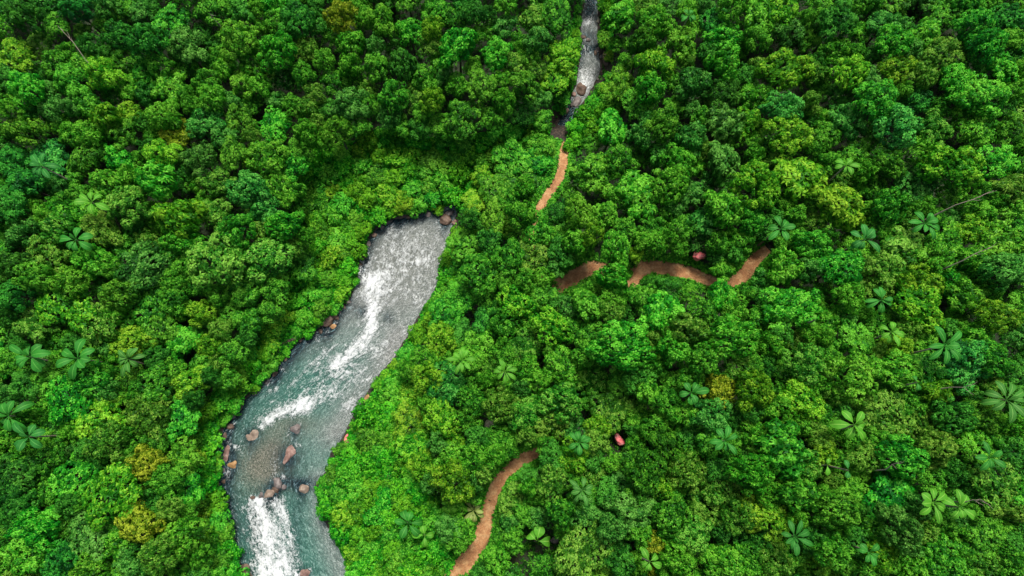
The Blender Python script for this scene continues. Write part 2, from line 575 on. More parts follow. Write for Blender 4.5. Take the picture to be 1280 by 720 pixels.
# river
m, nt, out = new_mat('river_water')
uv = N_(nt, 'ShaderNodeUVMap', uv_map='flow')
geo = N_(nt, 'ShaderNodeNewGeometry')
mp = N_(nt, 'ShaderNodeMapping'); mp.inputs['Scale'].default_value = (1.0, .42, 1); ln(nt, uv.outputs[0], mp.inputs[0])
st_fine = noise(nt, mp.outputs[0], 2.3, 6, .72, 1.2)
st_mid = noise(nt, mp.outputs[0], .7, 5, .65, 1.4)
iso = noise(nt, geo.outputs['Position'], 3.6, 5, .75, .6)
isob = noise(nt, geo.outputs['Position'], 1.5, 4, .7, 1.0)
foam = attr(nt, 'foam'); dark = attr(nt, 'deep_and_shade'); brown = attr(nt, 'shallow'); grey = attr(nt, 'grey')
base = ramp(nt, mathn(nt, 'ADD', mathn(nt, 'MULTIPLY', st_fine, .55), mathn(nt, 'MULTIPLY', iso, .45)), [(.40, (.010, .062, .048)), (.5, (.045, .155, .120)), (.58, (.17, .32, .265)), (.66, (.5, .62, .58))])
fine = noise(nt, geo.outputs['Position'], 5.5, 3, .8, .4)
spk = mathn(nt, 'ADD', mathn(nt, 'MULTIPLY', fine, .6), mathn(nt, 'MULTIPLY', st_fine, .4))
gcol = ramp(nt, spk, [(.38, (.07, .085, .08)), (.5, (.22, .235, .22)), (.61, (.58, .58, .57))])
base = mixc(nt, grey, base, gcol)
bcol = ramp(nt, iso, [(.38, (.035, .05, .035)), (.5, (.12, .13, .095)), (.62, (.34, .32, .26))])
base = mixc(nt, brown, base, bcol)
base = mixc(nt, dark, base, ramp(nt, st_fine, [(.45, (.003, .010, .014)), (.56, (.014, .045, .055)), (.66, (.20, .32, .35))]))  # near-black for dark channels and wakes, and for shade painted on the gorge stream
# foam: broken up by flow-stretched and round noise
fn = mathn(nt, 'ADD', mathn(nt, 'MULTIPLY', st_fine, .55), mathn(nt, 'MULTIPLY', iso, .45))
fn = mathn(nt, 'ADD', fn, mathn(nt, 'MULTIPLY', mathn(nt, 'SUBTRACT', isob, .5), .55))
big = noise(nt, mp.outputs[0], .30, 4, .6, 1.5)
fn = mathn(nt, 'ADD', fn, mathn(nt, 'MULTIPLY', mathn(nt, 'SUBTRACT', big, .5), .5))
ff = mathn(nt, 'ADD', foam, mathn(nt, 'MULTIPLY', mathn(nt, 'SUBTRACT', fn, .5), 4.2))
ff = mathn(nt, 'MULTIPLY', mathn(nt, 'SUBTRACT', ff, .50), 1.35, clamp=True)
ff = mathn(nt, 'MULTIPLY', ff, mathn(nt, 'MULTIPLY', foam, 4.0, clamp=True))
col = mixc(nt, ff, base, (.80, .83, .83))
b = N_(nt, 'ShaderNodeBsdfPrincipled'); ln(nt, col, b.inputs['Base Color'])
ln(nt, mathn(nt, 'ADD', .12, mathn(nt, 'MULTIPLY', ff, .5)), b.inputs['Roughness'])
b.inputs['IOR'].default_value = 1.33
bp = N_(nt, 'ShaderNodeBump'); bp.inputs['Strength'].default_value = .75; bp.inputs['Distance'].default_value = .35
ln(nt, mathn(nt, 'ADD', fn, mathn(nt, 'MULTIPLY', ff, .3)), bp.inputs['Height']); ln(nt, bp.outputs[0], b.inputs['Normal'])
ln(nt, b.outputs[0], out.inputs[0])
WATER = m

# ------------------------------------------------------------------ terrain
def axis():
    a = list(np.arange(-150, 150.01, 1.0))
    e = [170, 200, 250, 330, 450, 700, 1100, 2000]
    return np.array([-v for v in e[::-1]] + a + e)


ax_x = axis(); ax_y = axis() + 40
gx, gy = np.meshgrid(ax_x, ax_y)
gz = terr(gx.ravel(), gy.ravel())
sd, _, _ = river_sd(gx.ravel(), gy.ravel())
nx = len(ax_x); ny = len(ax_y)
V = np.stack([gx.ravel(), gy.ravel(), gz], 1)
ii = (np.arange(ny - 1)[:, None] * nx + np.arange(nx - 1)[None]).ravel()
F = np.stack([ii, ii + 1, ii + nx + 1, ii + nx], 1)
me = mesh_np('ground', V, F, smooth=True)
at = me.attributes.new('wet', 'FLOAT', 'POINT')
at.data.foreach_set('value', np.clip(1 - (sd - .6) / 2.2, 0, 1).astype(np.float32))
tag(obj('ground', me, SOIL), 'dark forest soil under the trees', None, kind='structure')

ROCKS = [  # px, py, length px, width px, angle deg (image, from +x towards up), colour, height factor, label
    (283, 567, 20, 7, 78, 'pink', .5, 'long narrow pinkish boulder in dark water along the left bank'),
    (291, 581, 10, 9, 60, 'orange', .6, 'small round orange boulder just below the long narrow pinkish one'),
    (361, 569, 25, 11, 245, 'pink', .5, 'teardrop-shaped pinkish tan boulder in the middle of the river'),
    (370, 536, 12, 11, 60, 'grey', .7, 'round grey boulder just above the teardrop-shaped boulder'),
    (316, 543, 17, 15, 20, 'tan', .28, 'low flat tan boulder barely above the water beside the foam patch'),
    (288, 533, 9, 7, 0, 'brown', .6, 'small brown boulder at the left bank above the long pinkish one'),
    (347, 603, 14, 9, 110, 'grey', .7, 'dark grey boulder standing just above the start of the white rapids'),
    (338, 616, 17, 9, 15, 'tan', .5, 'pale tan boulder at the very head of the white rapids'),
    (380, 611, 11, 10, 0, 'tan', .6, 'squarish tan boulder in dark ripples near the right bank'),
    (381, 717, 13, 10, 20, 'pink', .6, 'pinkish boulder in the river at the bottom edge of the photo'),
    (461, 500, 12, 9, 90, 'orange', .6, 'orange brown boulder tucked against the right river bank'),
    (437, 549, 16, 8, 75, 'red', .6, 'reddish pink boulder at the right bank under green shrubs'),
    (409, 400, 20, 13, 40, 'brown', .6, 'reddish brown rock ledge jutting from the left bank'),
    (416, 408, 9, 7, 10, 'orange', .5, 'small orange rock beside the reddish brown ledge'),
    (363, 425, 19, 9, 15, 'brown', .5, 'flat brown boulder half under shrubs below the rock ledge'),
    (345, 467, 14, 6, 20, 'brown', .4, 'low dark reddish boulder at the waterline of the left bank'),
    (557, 275, 14, 13, 80, 'brown', .7, 'brown boulder at the upper head of the grey pool'),
    (562, 266, 10, 7, 0, 'grey', .6, 'dark grey rock behind the brown boulder at the pool head'),
    (455, 321, 9, 8, 30, 'brown', .6, 'small reddish brown rock at the left edge of the grey pool'),
    (500, 270, 16, 7, 5, 'brown', .5, 'brown bank rock shaded by shrubs at the top of the pool'),
    (727, 111, 18, 15, 70, 'brown', .6, 'large reddish brown rock at the foot of the gorge stream'),
    (721, 127, 15, 10, 60, 'grey', .5, 'grey rock directly below the reddish brown rock in the gorge'),
    (757, 80, 22, 9, 100, 'brown', .7, 'dark brown rock wall block on the right side of the gorge'),
    (749, 25, 9, 6, 90, 'cream', .7, 'small pale rock at the right edge of the upper gorge'),
    (728, 46, 9, 5, 0, 'brown', .6, 'flat brown stone across the gorge stream below the top falls'),
    (747, 62, 8, 5, 80, 'grey', .6, 'small grey stone in the gorge stream near the right wall'),
    (306, 712, 15, 11, 120, 'brown', .6, 'brown rock at the left bank near the bottom edge'),
    (400, 358, 10, 5, 10, 'brown', .5, 'small brown rock showing through the left bank shrubs'),
    (613, 530, 11, 9, 10, 'cream', .8, 'pale cream rounded rock showing between trees right of the river'),
    (485, 595, 10, 8, 110, 'brown', .8, 'small brown rock among the bright shrubs of the right bank'),
    (772, 550, 15, 8, 120, 'red', 1.2, 'narrow pinkish red rock showing between crowns near the centre'),
    (868, 326, 15, 10, 0, 'red', 1.0, 'pinkish red boulder in a dark hollow beside the dirt path'),
    (693, 673, 9, 7, 20, 'grey', .8, 'small grey rock between the three-leaved plant and an olive crown'),
]


# ------------------------------------------------------------------ river surface
def gauss(px, py, cx, cy, rx, ry, rot=0):
    a = math.radians(rot)
    dx, dy = px - cx, py - cy
    u = (dx * math.cos(a) + dy * math.sin(a)) / rx
    v = (-dx * math.sin(a) + dy * math.cos(a)) / ry
    return np.exp(-(u * u + v * v))


def streak(px, py, pts, w):
    A = np.array(pts, float)
    d, i, t = seg_dist(px, py, A[:-1], A[1:])
    return np.exp(-(d / w) ** 2)


rows = []
step = .22
nt_ = 110
svals = np.arange(0, SL[-1], .3)
Vr, uvs = [], []
for s in svals:
    i = min(np.searchsorted(SL, s, 'right') - 1, NS - 2); t = (s - SL[i]) / (SL[i + 1] - SL[i])
    l = np.array([LX[i] * (1 - t) + LX[i + 1] * t, LY[i] * (1 - t) + LY[i + 1] * t])
    r_ = np.array([RX[i] * (1 - t) + RX[i + 1] * t, RY[i] * (1 - t) + RY[i + 1] * t])
    z = ZW[i] * (1 - t) + ZW[i + 1] * t
    w = np.linalg.norm(l - r_)
    u = np.linspace(-.9 / w, 1 + .9 / w, nt_)
    p = l[None] * (1 - u[:, None]) + r_[None] * u[:, None]
    Vr.append(np.column_stack([p, np.full(nt_, z)]))
    uvs.append(np.column_stack([(u - .5) * w, np.full(nt_, s)]))
Vr = np.concatenate(Vr); uvs = np.concatenate(uvs)
px, py, _ = to_px(Vr[:, 0], Vr[:, 1], Vr[:, 2])
foam = (1.15 * streak(px, py, [(330, 528), (352, 515), (378, 507)], 11) + .45 * streak(px, py, [(385, 503), (415, 492), (432, 500)], 12)
        + .85 * streak(px, py, [(468, 350), (466, 385), (463, 415), (447, 436), (428, 449), (420, 462)], 8) + .45 * streak(px, py, [(462, 350), (462, 400), (450, 430), (420, 455), (408, 480)], 20)
        + .55 * gauss(px, py, 480, 355, 26, 26) + .5 * gauss(px, py, 500, 310, 50, 30) + .45 * gauss(px, py, 450, 470, 34, 14) + .35 * gauss(px, py, 520, 340, 25, 40)
        + .4 * gauss(px, py, 440, 520, 16, 18) + .4 * gauss(px, py, 480, 430, 40, 12, -40) + .3 * gauss(px, py, 400, 440, 30, 14, -40) + .35 * gauss(px, py, 380, 480, 40, 20)
        + 1.15 * np.clip((py - 616) / 8, 0, 1) * np.exp(-((px - (333 + (py - 620) * .12)) / (24 + np.clip(py - 620, 0, 200) * .09)) ** 4)
        + 1.0 * gauss(px, py, 734, 94, 12, 14) + 1.3 * gauss(px, py, 733, 27, 8, 7) + .3 * gauss(px, py, 730, 60, 8, 14) + .7 * gauss(px, py, 729, 108, 9, 9)
        + .35 * gauss(px, py, 295, 660, 12, 40) + .3 * gauss(px, py, 285, 570, 8, 30) + .3 * gauss(px, py, 415, 650, 20, 40) + .28 * gauss(px, py, 535, 330, 20, 50) + .28 * streak(px, py, [(525, 380), (500, 425), (470, 465), (440, 510)], 14) + .3 * gauss(px, py, 340, 490, 26, 14))
deep_and_shade = (1.0 * streak(px, py, [(270, 640), (284, 690), (298, 730)], 14) + 1.0 * streak(px, py, [(280, 520), (276, 560), (278, 610), (284, 660)], 18)
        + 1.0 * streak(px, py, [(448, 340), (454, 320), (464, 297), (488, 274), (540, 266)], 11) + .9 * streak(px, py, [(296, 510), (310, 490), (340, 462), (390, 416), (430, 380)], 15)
        + 1.1 * streak(px, py, [(740, -60), (739, 0), (738, 14)], 14) + 1.6 * streak(px, py, [(688, 195), (697, 165), (708, 140)], 15) + .8 * gauss(px, py, 735, 44, 16, 8)  # gorge shade painted into the water colour
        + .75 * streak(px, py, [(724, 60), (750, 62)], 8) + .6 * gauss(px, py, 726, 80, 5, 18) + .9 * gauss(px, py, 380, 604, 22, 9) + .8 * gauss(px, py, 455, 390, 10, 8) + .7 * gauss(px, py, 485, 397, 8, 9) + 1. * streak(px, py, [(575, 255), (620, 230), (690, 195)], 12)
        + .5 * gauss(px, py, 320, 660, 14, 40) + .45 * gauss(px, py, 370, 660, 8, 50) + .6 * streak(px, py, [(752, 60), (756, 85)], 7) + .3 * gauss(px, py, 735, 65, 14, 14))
shallow = (1.0 * gauss(px, py, 325, 585, 34, 34) + .6 * gauss(px, py, 370, 530, 30, 14) + .6 * gauss(px, py, 345, 560, 20, 30) + .35 * gauss(px, py, 500, 325, 50, 50))
grey = (1.0 * np.clip((470 - py) / 90, 0, 1) * .9 + .75 * streak(px, py, [(500, 430), (470, 470), (440, 510), (425, 540)], 22)
        + .6 * streak(px, py, [(400, 600), (405, 650), (430, 720)], 18) + .3 * gauss(px, py, 400, 550, 30, 30))
for (ra, rb, rl, rw, rang, rc, rh, rlab) in ROCKS[:27]:
    if rb < 230: continue
    big_ = max(rl, rw)
    deep_and_shade = deep_and_shade + .95 * gauss(px, py, ra - 1, rb + big_ * .1, big_ * .72, big_ * .72) + .4 * gauss(px, py, ra - 2, rb + big_ * 1.1, big_ * .4, big_ * .9)
    foam = foam * (1 - .5 * gauss(px, py, ra, rb, big_ * .7, big_ * .7)) + .8 * gauss(px, py, ra + big_ * .55, rb - big_ * .45, big_ * .28, big_ * .16, 30) + .5 * gauss(px, py, ra - big_ * .7, rb + big_ * .8, big_ * .22, big_ * .8)
deep_and_shade = np.clip(deep_and_shade, 0, 1)
amp = .05 + .22 * np.clip(foam, 0, 1)
Vr[:, 2] += amp * (wob(Vr[:, 0], Vr[:, 1], 2.1) * .5 + wob(Vr[:, 0], Vr[:, 1], 5.3, 3) * .3) + .12 * np.clip(foam, 0, 1)
ns_ = len(svals)
ii = (np.arange(ns_ - 1)[:, None] * nt_ + np.arange(nt_ - 1)[None]).ravel()
F = np.stack([ii, ii + 1, ii + nt_ + 1, ii + nt_], 1)
me = mesh_np('river', Vr, F, smooth=True)
for nm, a in (('foam', foam), ('deep_and_shade', deep_and_shade), ('shallow', shallow), ('grey', grey)):
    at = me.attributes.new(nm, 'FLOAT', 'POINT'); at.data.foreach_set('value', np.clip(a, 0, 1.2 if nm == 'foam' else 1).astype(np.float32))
ul = me.uv_layers.new(name='flow')
ul.data.foreach_set('uv', uvs[F.ravel()].astype(np.float32).ravel())
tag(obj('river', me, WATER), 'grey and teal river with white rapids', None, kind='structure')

# ------------------------------------------------------------------ dirt paths
for k, P in enumerate(pw):
    n = len(P); cols = 13
    t = np.gradient(P[:, :2], axis=0); t = norm(t); nrm = np.stack([-t[:, 1], t[:, 0]], 1)
    rr_ = np.random.default_rng(5 + k)
    wl = np.convolve(rr_.normal(0, .9, n + 6), np.ones(7) / 7, 'valid') * .55
    wr = np.convolve(rr_.normal(0, .9, n + 6), np.ones(7) / 7, 'valid') * 1.1
    wl = np.clip(wl, -.12, .35); wr = np.clip(wr * 2, -.12, .35)
    V, E = [], []
    for i in range(n):
        for j in range(cols):
            u = -1 + 2 * j / (cols - 1)
            w = P[i, 3] + (wl[i] if u < 0 else wr[i])
            q = P[i, :2] + nrm[i] * u * w
            z = P[i, 2] + .10 - .10 * (1 - u * u) * .6 + .03 * math.sin(q[0] * 3 + q[1] * 2.3)
            if j in (0, cols - 1): z -= .3
            V.append((q[0], q[1], z)); E.append(abs(u))
    ii = (np.arange(n - 1)[:, None] * cols + np.arange(cols - 1)[None]).ravel()
    F = np.stack([ii, ii + 1, ii + cols + 1, ii + cols], 1)
    me = mesh_np('dirt_path', np.array(V), F, smooth=True)
    at = me.attributes.new('edge', 'FLOAT', 'POINT'); at.data.foreach_set('value', np.array(E, np.float32))
    tag(obj('dirt_path', me, DIRT), ['winding reddish brown dirt path above centre, partly hidden by trees', 'reddish brown dirt path running to the bottom edge'][k], None, kind='structure')

# ------------------------------------------------------------------ visibility mask (photo pixels) of things that must stay uncovered
MW, MH, MO = 1280 + 400, 720 + 400, 200
yy, xx = np.mgrid[0:MH:2, 0:MW:2]
mx_, my_ = xx - MO + 0.0, yy - MO + 0.0
ppx = np.concatenate([sec[:GORGE + 1, :2], sec[:GORGE + 1, 2:4][::-1]])
gpx = np.concatenate([sec[31:40, :2], sec[31:40, 2:4][::-1]])
water_m = inside(mx_, my_, ppx) | inside(mx_, my_, gpx)
block = water_m.copy()
vis = [[(703, 189, 11), (704, 205, 13), (700, 218, 11), (690, 236, 11), (678, 254, 11)], [(702, 358, 12), (716, 349, 16), (740, 336, 14)],
       [(794, 350, 10), (800, 340, 16), (815, 333, 16), (838, 335, 15), (862, 342, 15), (884, 349, 11)], [(924, 346, 12), (932, 338, 15), (940, 325, 14), (956, 314, 10)],
       [(668, 568, 12), (650, 576, 12), (633, 590, 13), (622, 608, 14), (614, 626, 13), (608, 650, 10), (602, 672, 16), (592, 690, 16), (578, 706, 20), (563, 712, 14)]]
for P in vis:
    A = np.array(P, float)
    d, i, t = seg_dist(mx_, my_, A[:-1, :2], A[1:, :2])
    block |= d < (A[i, 2] * (1 - t) + A[i + 1, 2] * t) * .5 + 2.5

# ------------------------------------------------------------------ boulders
def boulder_mesh(seed):
    import bmesh
    r = np.random.default_rng(seed)
    bm = bmesh.new()
    bmesh.ops.create_icosphere(bm, subdivisions=4, radius=1)
    o = r.uniform(0, 10, 3)
    # a few planar cuts give facets
    planes = [(norm(r.normal(size=3) + np.array([0, 0, .3])), r.uniform(.68, .9)) for _ in range(9)]
    for v in bm.verts:
        p = np.array(v.co)
        for (nn, dd) in planes:
            k = p @ nn - dd
            if k > 0: p = p - nn * k * .85
        f = 1 + .10 * math.sin(p[0] * 2.7 + o[0]) * math.cos(p[1] * 3.1 + o[1]) + .05 * math.sin(p[2] * 6 + p[0] * 5 + o[2]) + .025 * math.sin(13 * p[1] + 9 * p[0])
        # one end a little narrower
        q = p * f
        q[1] *= 1 - .22 * q[0]
        v.co = Vector(q)
    me = bpy.data.meshes.new('boulder')
    bm.to_mesh(me); bm.free()
    for pl in me.polygons: pl.use_smooth = True
    return me


rock_px = []
for k, (a, b_, l, w, ang, c, hf, lab) in enumerate(ROCKS):
    land = k >= 27 or k == 19
    in_gorge = 20 <= k <= 25
    if land:
        x, y, z = on_ground(a, b_)
    else:
        x, y = at_z(a, b_, 0); _, zw, _ = river_sd(x, y); x, y = at_z(a, b_, zw[0]); x, y, z = float(x), float(y), float(zw[0])
        z = max(z, float(terr(x, y)[0]))
    if k in (28, 30, 31, 32): z += 3.4 if k == 31 else 2.0
    sc_ = (H - z) / FPX
    o = obj('boulder', boulder_mesh(100 + k), RM[c], None, (x, y, z - .1 * w * sc_))
    L2, W2 = l * sc_ * .60, w * sc_ * .60
    o.scale = (L2, W2, max(W2, .5) * hf * 1.1)
    o.rotation_euler = (0, 0, math.radians(ang))
    tag(o, lab, 'boulder', 'boulders in the river' if not land else 'rocks showing through the vegetation')
    if land: rock_px.append((a, b_, max(l, w) * .62))
    block |= np.hypot(mx_ - a, my_ - b_) < max(l, w) * .5 + (1.5 if k >= 27 else 1)
block |= np.hypot(mx_ - 868, my_ - 328) < 15
block |= np.hypot(mx_ - 772, my_ - 552) < 12

STONES = [(398, 406, 7, 'grey'), (401, 414, 6, 'brown'), (420, 397, 7, 'brown'), (424, 390, 5, 'grey'), (392, 413, 8, 'brown'), (384, 419, 6, 'grey'), (376, 424, 7, 'brown'),
          (352, 440, 6, 'grey'), (356, 449, 5, 'brown'), (334, 476, 7, 'grey'), (325, 484, 5, 'brown'), (318, 492, 6, 'grey'), (300, 510, 6, 'brown'), (291, 520, 7, 'grey'),
          (281, 545, 6, 'brown'), (279, 588, 6, 'grey'), (280, 602, 5, 'brown'), (447, 338, 6, 'grey'), (450, 330, 5, 'brown'), (461, 305, 6, 'grey'), (468, 294, 7, 'brown'), (478, 284, 6, 'grey'),
          (486, 277, 7, 'grey'), (510, 272, 6, 'brown'), (520, 270, 5, 'grey'), (535, 268, 7, 'grey'), (548, 268, 6, 'brown'), (568, 278, 6, 'pink'), (570, 286, 5, 'tan'), (443, 352, 6, 'grey'),
          (436, 378, 6, 'grey'), (430, 384, 5, 'brown'), (723, 45, 5, 'grey'), (735, 50, 6, 'grey'), (744, 66, 5, 'brown'), (752, 72, 6, 'grey'), (752, 95, 7, 'brown'), (748, 101, 6, 'grey'),
          (717, 118, 6, 'pink'), (714, 131, 6, 'grey'), (708, 138, 7, 'brown'), (345, 612, 7, 'brown'), (326, 619, 6, 'grey'), (316, 622, 5, 'brown'), (355, 609, 6, 'grey'), (298, 702, 6, 'grey'), (312, 719, 7, 'brown')]
STONE_OBS = []
STM = [boulder_mesh(500 + i) for i in range(6)]
for k, (a, b_, d, c) in enumerate(STONES):
    x, y = at_z(a, b_, 0); _, zw, _ = river_sd(x, y); x, y = at_z(a, b_, zw[0]); x, y, z = float(x), float(y), float(zw[0])
    z = max(z, float(terr_q(x, y)[0]))
    o = obj('stone', STM[k % 6], RM[c], None, (x, y, z))
    q = d * (H - z) / FPX * .58
    o.scale = (q * rng.uniform(.95, 1.35), q * rng.uniform(.7, 1), q * .7)
    o.rotation_euler = (0, 0, k * 1.9)
    STONE_OBS.append(dict(a=a, b=b_, t=c, o=o))

# ------------------------------------------------------------------ tree prototypes
PROTO = {}
sd0 = 1
for form, n in (('domed', 4), ('clumpy', 5), ('spreading', 4), ('broad', 4)):
    PROTO[form] = [make_crown(form, sd0 + i * 7 + len(form) * 31) for i in range(n)]
SHRUB = [make_shrub(300 + i) for i in range(5)]

# catalogue of crowns in view, plus some past the top edge added to shade the gorge: px, py, crown diameter px, colour class, form
T = '''95,10,40,D 30,20,45,D 145,42,42,D 130,5,35,B 180,50,45,D 215,30,55,M 265,12,45,M 300,12,38,D 230,57,50,B 297,45,55,G
20,70,48,YG 65,75,36,M 110,55,30,D 150,76,40,M 125,92,46,YG 30,107,46,G 180,87,40,M 85,102,45,M 210,107,46,G 255,100,36,M 130,143,35,YG 160,140,32,YG
205,143,42,G 60,132,36,B 10,132,32,G 265,122,36,G 305,103,40,G 256,155,46,B 221,167,42,Y.o 30,162,46,G 110,166,36,G 150,166,42,M 300,150,42,M 279,172,36,B
425,18,42,Y.c 370,20,50,D 345,28,32,M 345,62,50,G 381,60,32,O 355,97,32,B 405,72,30,M 380,92,32,M 440,52,38,G 466,56,30,B 475,24,42,G 511,35,40,G.d 538,32,32,YG
571,55,52,G.b 621,66,42,G 590,15,36,D 545,8,40,M 438,80,32,G 470,84,36,M 505,78,42,D 490,117,42,M 555,95,27,B 602,108,42,M 540,123,32,YG 485,144,32,B
434,130,46,B 420,102,38,M 391,116,30,O.d 345,125,27,B 340,156,46,G 380,165,32,G 420,162,40,G 460,172,36,M 580,145,56,M.d 616,146,32,M 600,176,40,G 525,160,32,D 325,108,32,G 630,126,30,G
665,22,38,O 695,18,50,M 703,68,44,YG.c 660,66,36,G 697,98,46,YG 655,107,42,M 655,140,36,D 652,168,36,G 678,150,30,M 775,20,46,G 820,26,46,G 862,14,32,G 895,26,42,D
916,8,36,G 950,20,52,G 772,52,36,M 802,52,40,M 850,52,46,G 905,46,46,G 948,48,36,M 820,82,50,YG 782,77,36,G 905,80,42,G.b 776,104,44,G 815,108,40,G 868,100,48,B.b
932,95,36,D 762,132,48,G 800,128,44,M 905,116,42,D 832,152,46,M 765,160,46,G 727,162,40,G 800,168,36,B.b 906,150,48,B.b 936,152,42,YG 862,172,46,B.b 815,150,30,B.b
975,10,52,YG 985,42,46,B 1050,22,52,D 1105,30,46,B 1117,52,46,G 1156,42,42,G 1180,16,50,M 1222,30,50,M 1262,20,42,D 1045,62,42,G 985,86,62,YG 1021,92,32,O 1065,88,46,YG
1090,102,42,B 1122,85,46,YG 1180,66,52,O 1236,57,46,M 1256,86,46,G 1196,100,48,G 1012,130,32,O 980,135,46,B 1095,125,56,M 1150,120,42,D 1232,120,62,G 1060,152,46,B
1122,157,58,B 1170,160,50,O 1228,160,50,G 985,168,55,YG 1266,162,42,M 1030,170,40,M
15,200,42,D 60,196,50,B.b 110,190,46,M 145,196,40,G 200,194,42,YG 246,196,42,B 290,190,40,M 312,196,32,YG 30,228,42,D 130,231,50,G 193,222,52,G.b 270,226,44,O.d 312,237,54,B
10,256,46,D 75,262,46,G 160,256,52,O 221,271,56,YG 267,264,42,O 70,284,40,O 30,292,42,B 125,288,46,O 225,294,46,G 295,286,42,M 58,317,52,O 15,330,42,D 110,325,42,G 170,336,68,B
272,322,74,O 212,312,42,O 135,332,32,G 85,352,42,G 40,346,40,M 335,196,52,G 365,205,40,M 346,236,46,G 330,262,42,B 355,280,40,G 332,322,60,O 375,330,40,M 300,360,44,M
603,220,30,YG 724,-14,40,G 752,-16,40,M 738,-34,44,M 618,236,44,G 645,222,50,M 640,195,48,G 668,200,48,M 672,182,40,G 655,235,34,G 592,254,32,YG 620,272,46,G 585,302,46,M 560,342,42,G 612,302,36,D 636,322,42,M 600,342,52,M
660,207,62,G 645,252,38,M 741,216,60,G 775,200,40,M 801,242,58,G.b 836,230,50,G 866,242,32,B.b 890,225,30,B.b 852,198,42,G 905,200,46,B.b 945,230,56,YG 651,268,36,G 672,286,42,M
726,266,42,G 756,266,38,G 782,285,36,M 741,291,29,YG.d 718,302,32,G 770,312,46,G 795,316,30,YG.d 905,260,50,G.b 880,277,42,B.b 855,282,36,M 820,300,46,G 665,320,52,O 712,324,42,O.d 686,345,52,G
766,346,46,G.b 850,308,40,M 898,302,40,M 930,302,46,M 940,270,42,M 906,347,32,B.b 962,337,44,YG
1000,221,66,YG 963,232,42,YG 1052,256,62,YG 1072,192,42,M 1110,200,44,M 1150,185,38,G 1196,207,66,YG 1150,228,58,B 1115,256,46,M 1250,202,52,G 1264,236,44,O 1216,286,42,YG 1251,302,56,G
1014,305,44,M 982,332,50,G 1010,337,32,B.b 1131,311,62,O 1181,310,60,G 1052,332,54,M 1102,336,46,O 1182,348,50,G 1152,352,46,YG 1256,338,50,B 1100,285,32,M
20,367,42,D 80,376,72,YG 40,402,50,O 150,366,42,M 178,378,62,M 215,372,38,M 112,402,56,O 165,426,46,YG 200,412,46,M 250,392,34,YG 225,426,42,G 261,431,34,YG 236,478,42,YG 214,460,32,G
271,500,36,O 190,482,50,M 80,500,58,G 121,521,62,YG 110,476,42,M 60,476,40,M 160,472,42,M 181,520,56,O 222,524,50,M 30,482,40,D 290,440,36,M 310,400,40,M 340,360,40,M 280,470,32,M
526,402,46,G 556,392,44,M 550,425,40,YG 576,374,42,M 610,402,44,D 510,441,40,G 600,432,40,G 560,481,54,B 534,470,38,YG 502,492,46,G 626,506,42,O 592,502,40,M 550,521,46,YG 512,528,46,YG
646,373,46,YG.c 690,405,48,YG.d 737,382,40,M.b 728,374,30,G.b 655,436,44,O.d 701,457,50,G.d 776,432,70,G.d 830,390,58,G 862,412,46,O 810,376,40,M 765,390,32,O 902,370,42,G 842,432,42,G
912,422,60,G 741,471,42,O 800,470,40,D 900,490,40,Y.c 942,488,46,YG 702,500,50,O 765,512,56,O.d 690,526,44,O 656,520,42,O 860,516,34,G.b 890,516,46,B 922,460,40,O 746,536,32,YG 882,450,40,M 630,400,40,M
990,382,64,G 1060,372,38,G 1150,382,60,YG 1210,372,46,G 1246,396,46,YG 966,432,32,G 1012,456,50,O 1070,430,54,M 1126,432,32,YG 1065,471,58,G 1120,462,50,G 1163,468,56,O.d 1172,492,42,YG
1003,500,50,YG 975,516,42,G 1112,520,60,O 1156,531,42,O 1210,452,60,B 1240,450,44,M 1270,472,42,D 1032,442,36,M 1035,400,40,G 1100,405,40,M 1195,520,44,D 1225,520,42,M
15,592,50,D 90,596,56,G 140,621,64,YG.o 178,578,40,Y.c 168,656,46,Y.d 111,666,66,B.d 206,636,32,O.d 205,602,40,M 226,571,42,G 231,606,42,G 226,671,50,G 200,692,42,O 40,662,50,G 20,640,40,D
30,692,50,G 72,700,42,D 110,712,42,G 160,712,38,G 130,552,46,O 190,548,42,M 55,575,42,M 240,540,38,O 165,700,40,B
565,551,34,YG.d 530,581,36,YG.c 565,601,50,YG 515,556,42,YG 622,551,48,M 592,575,36,G 480,560,40,G 550,640,40,YG 480,690,40,G 620,700,40,G
645,625,66,O.d 692,602,44,O 715,572,42,YG 745,552,32,O 790,571,34,B.d 806,594,52,M 832,556,42,M 862,591,46,O 902,611,46,O.d 925,641,42,O 780,602,38,B.b 826,612,27,YG.b 790,636,56,B 841,641,46,M
765,661,34,B.d 732,641,38,B 726,690,66,O.d 650,702,42,M 820,679,26,Y.b 821,708,24,Y.b 775,700,36,D 870,671,42,O 905,668,24,B.d 945,641,46,YG 915,702,46,G 850,702,38,G 945,702,40,M 942,592,46,G 700,640,36,M
980,561,60,M 1002,582,46,O 1035,566,32,YG 1080,571,38,O 1130,570,50,M 1172,562,48,O 1112,621,60,M 1052,636,46,M 1005,620,42,M 975,651,42,YG 1130,661,50,B 1100,696,36,YG 1042,692,40,M
1242,601,60,O 1266,632,42,O 1231,672,50,M 1242,706,42,O 1182,700,50,M 1216,561,46,G 1270,568,40,D 1160,600,40,M 1012,702,42,G 970,700,40,O 1020,530,36,O'''
CAT = []
for tok in T.split():
    a, b_, d, c = tok.split(',')
    form = None
    if '.' in c:
        c, f = c.split('.')
        form = {'d': 'domed', 'c': 'clumpy', 'b': 'broad', 'o': 'spreading'}[f]
    CAT.append((float(a), float(b_), float(d), c, form))

cover = np.zeros(block.shape, np.float32)


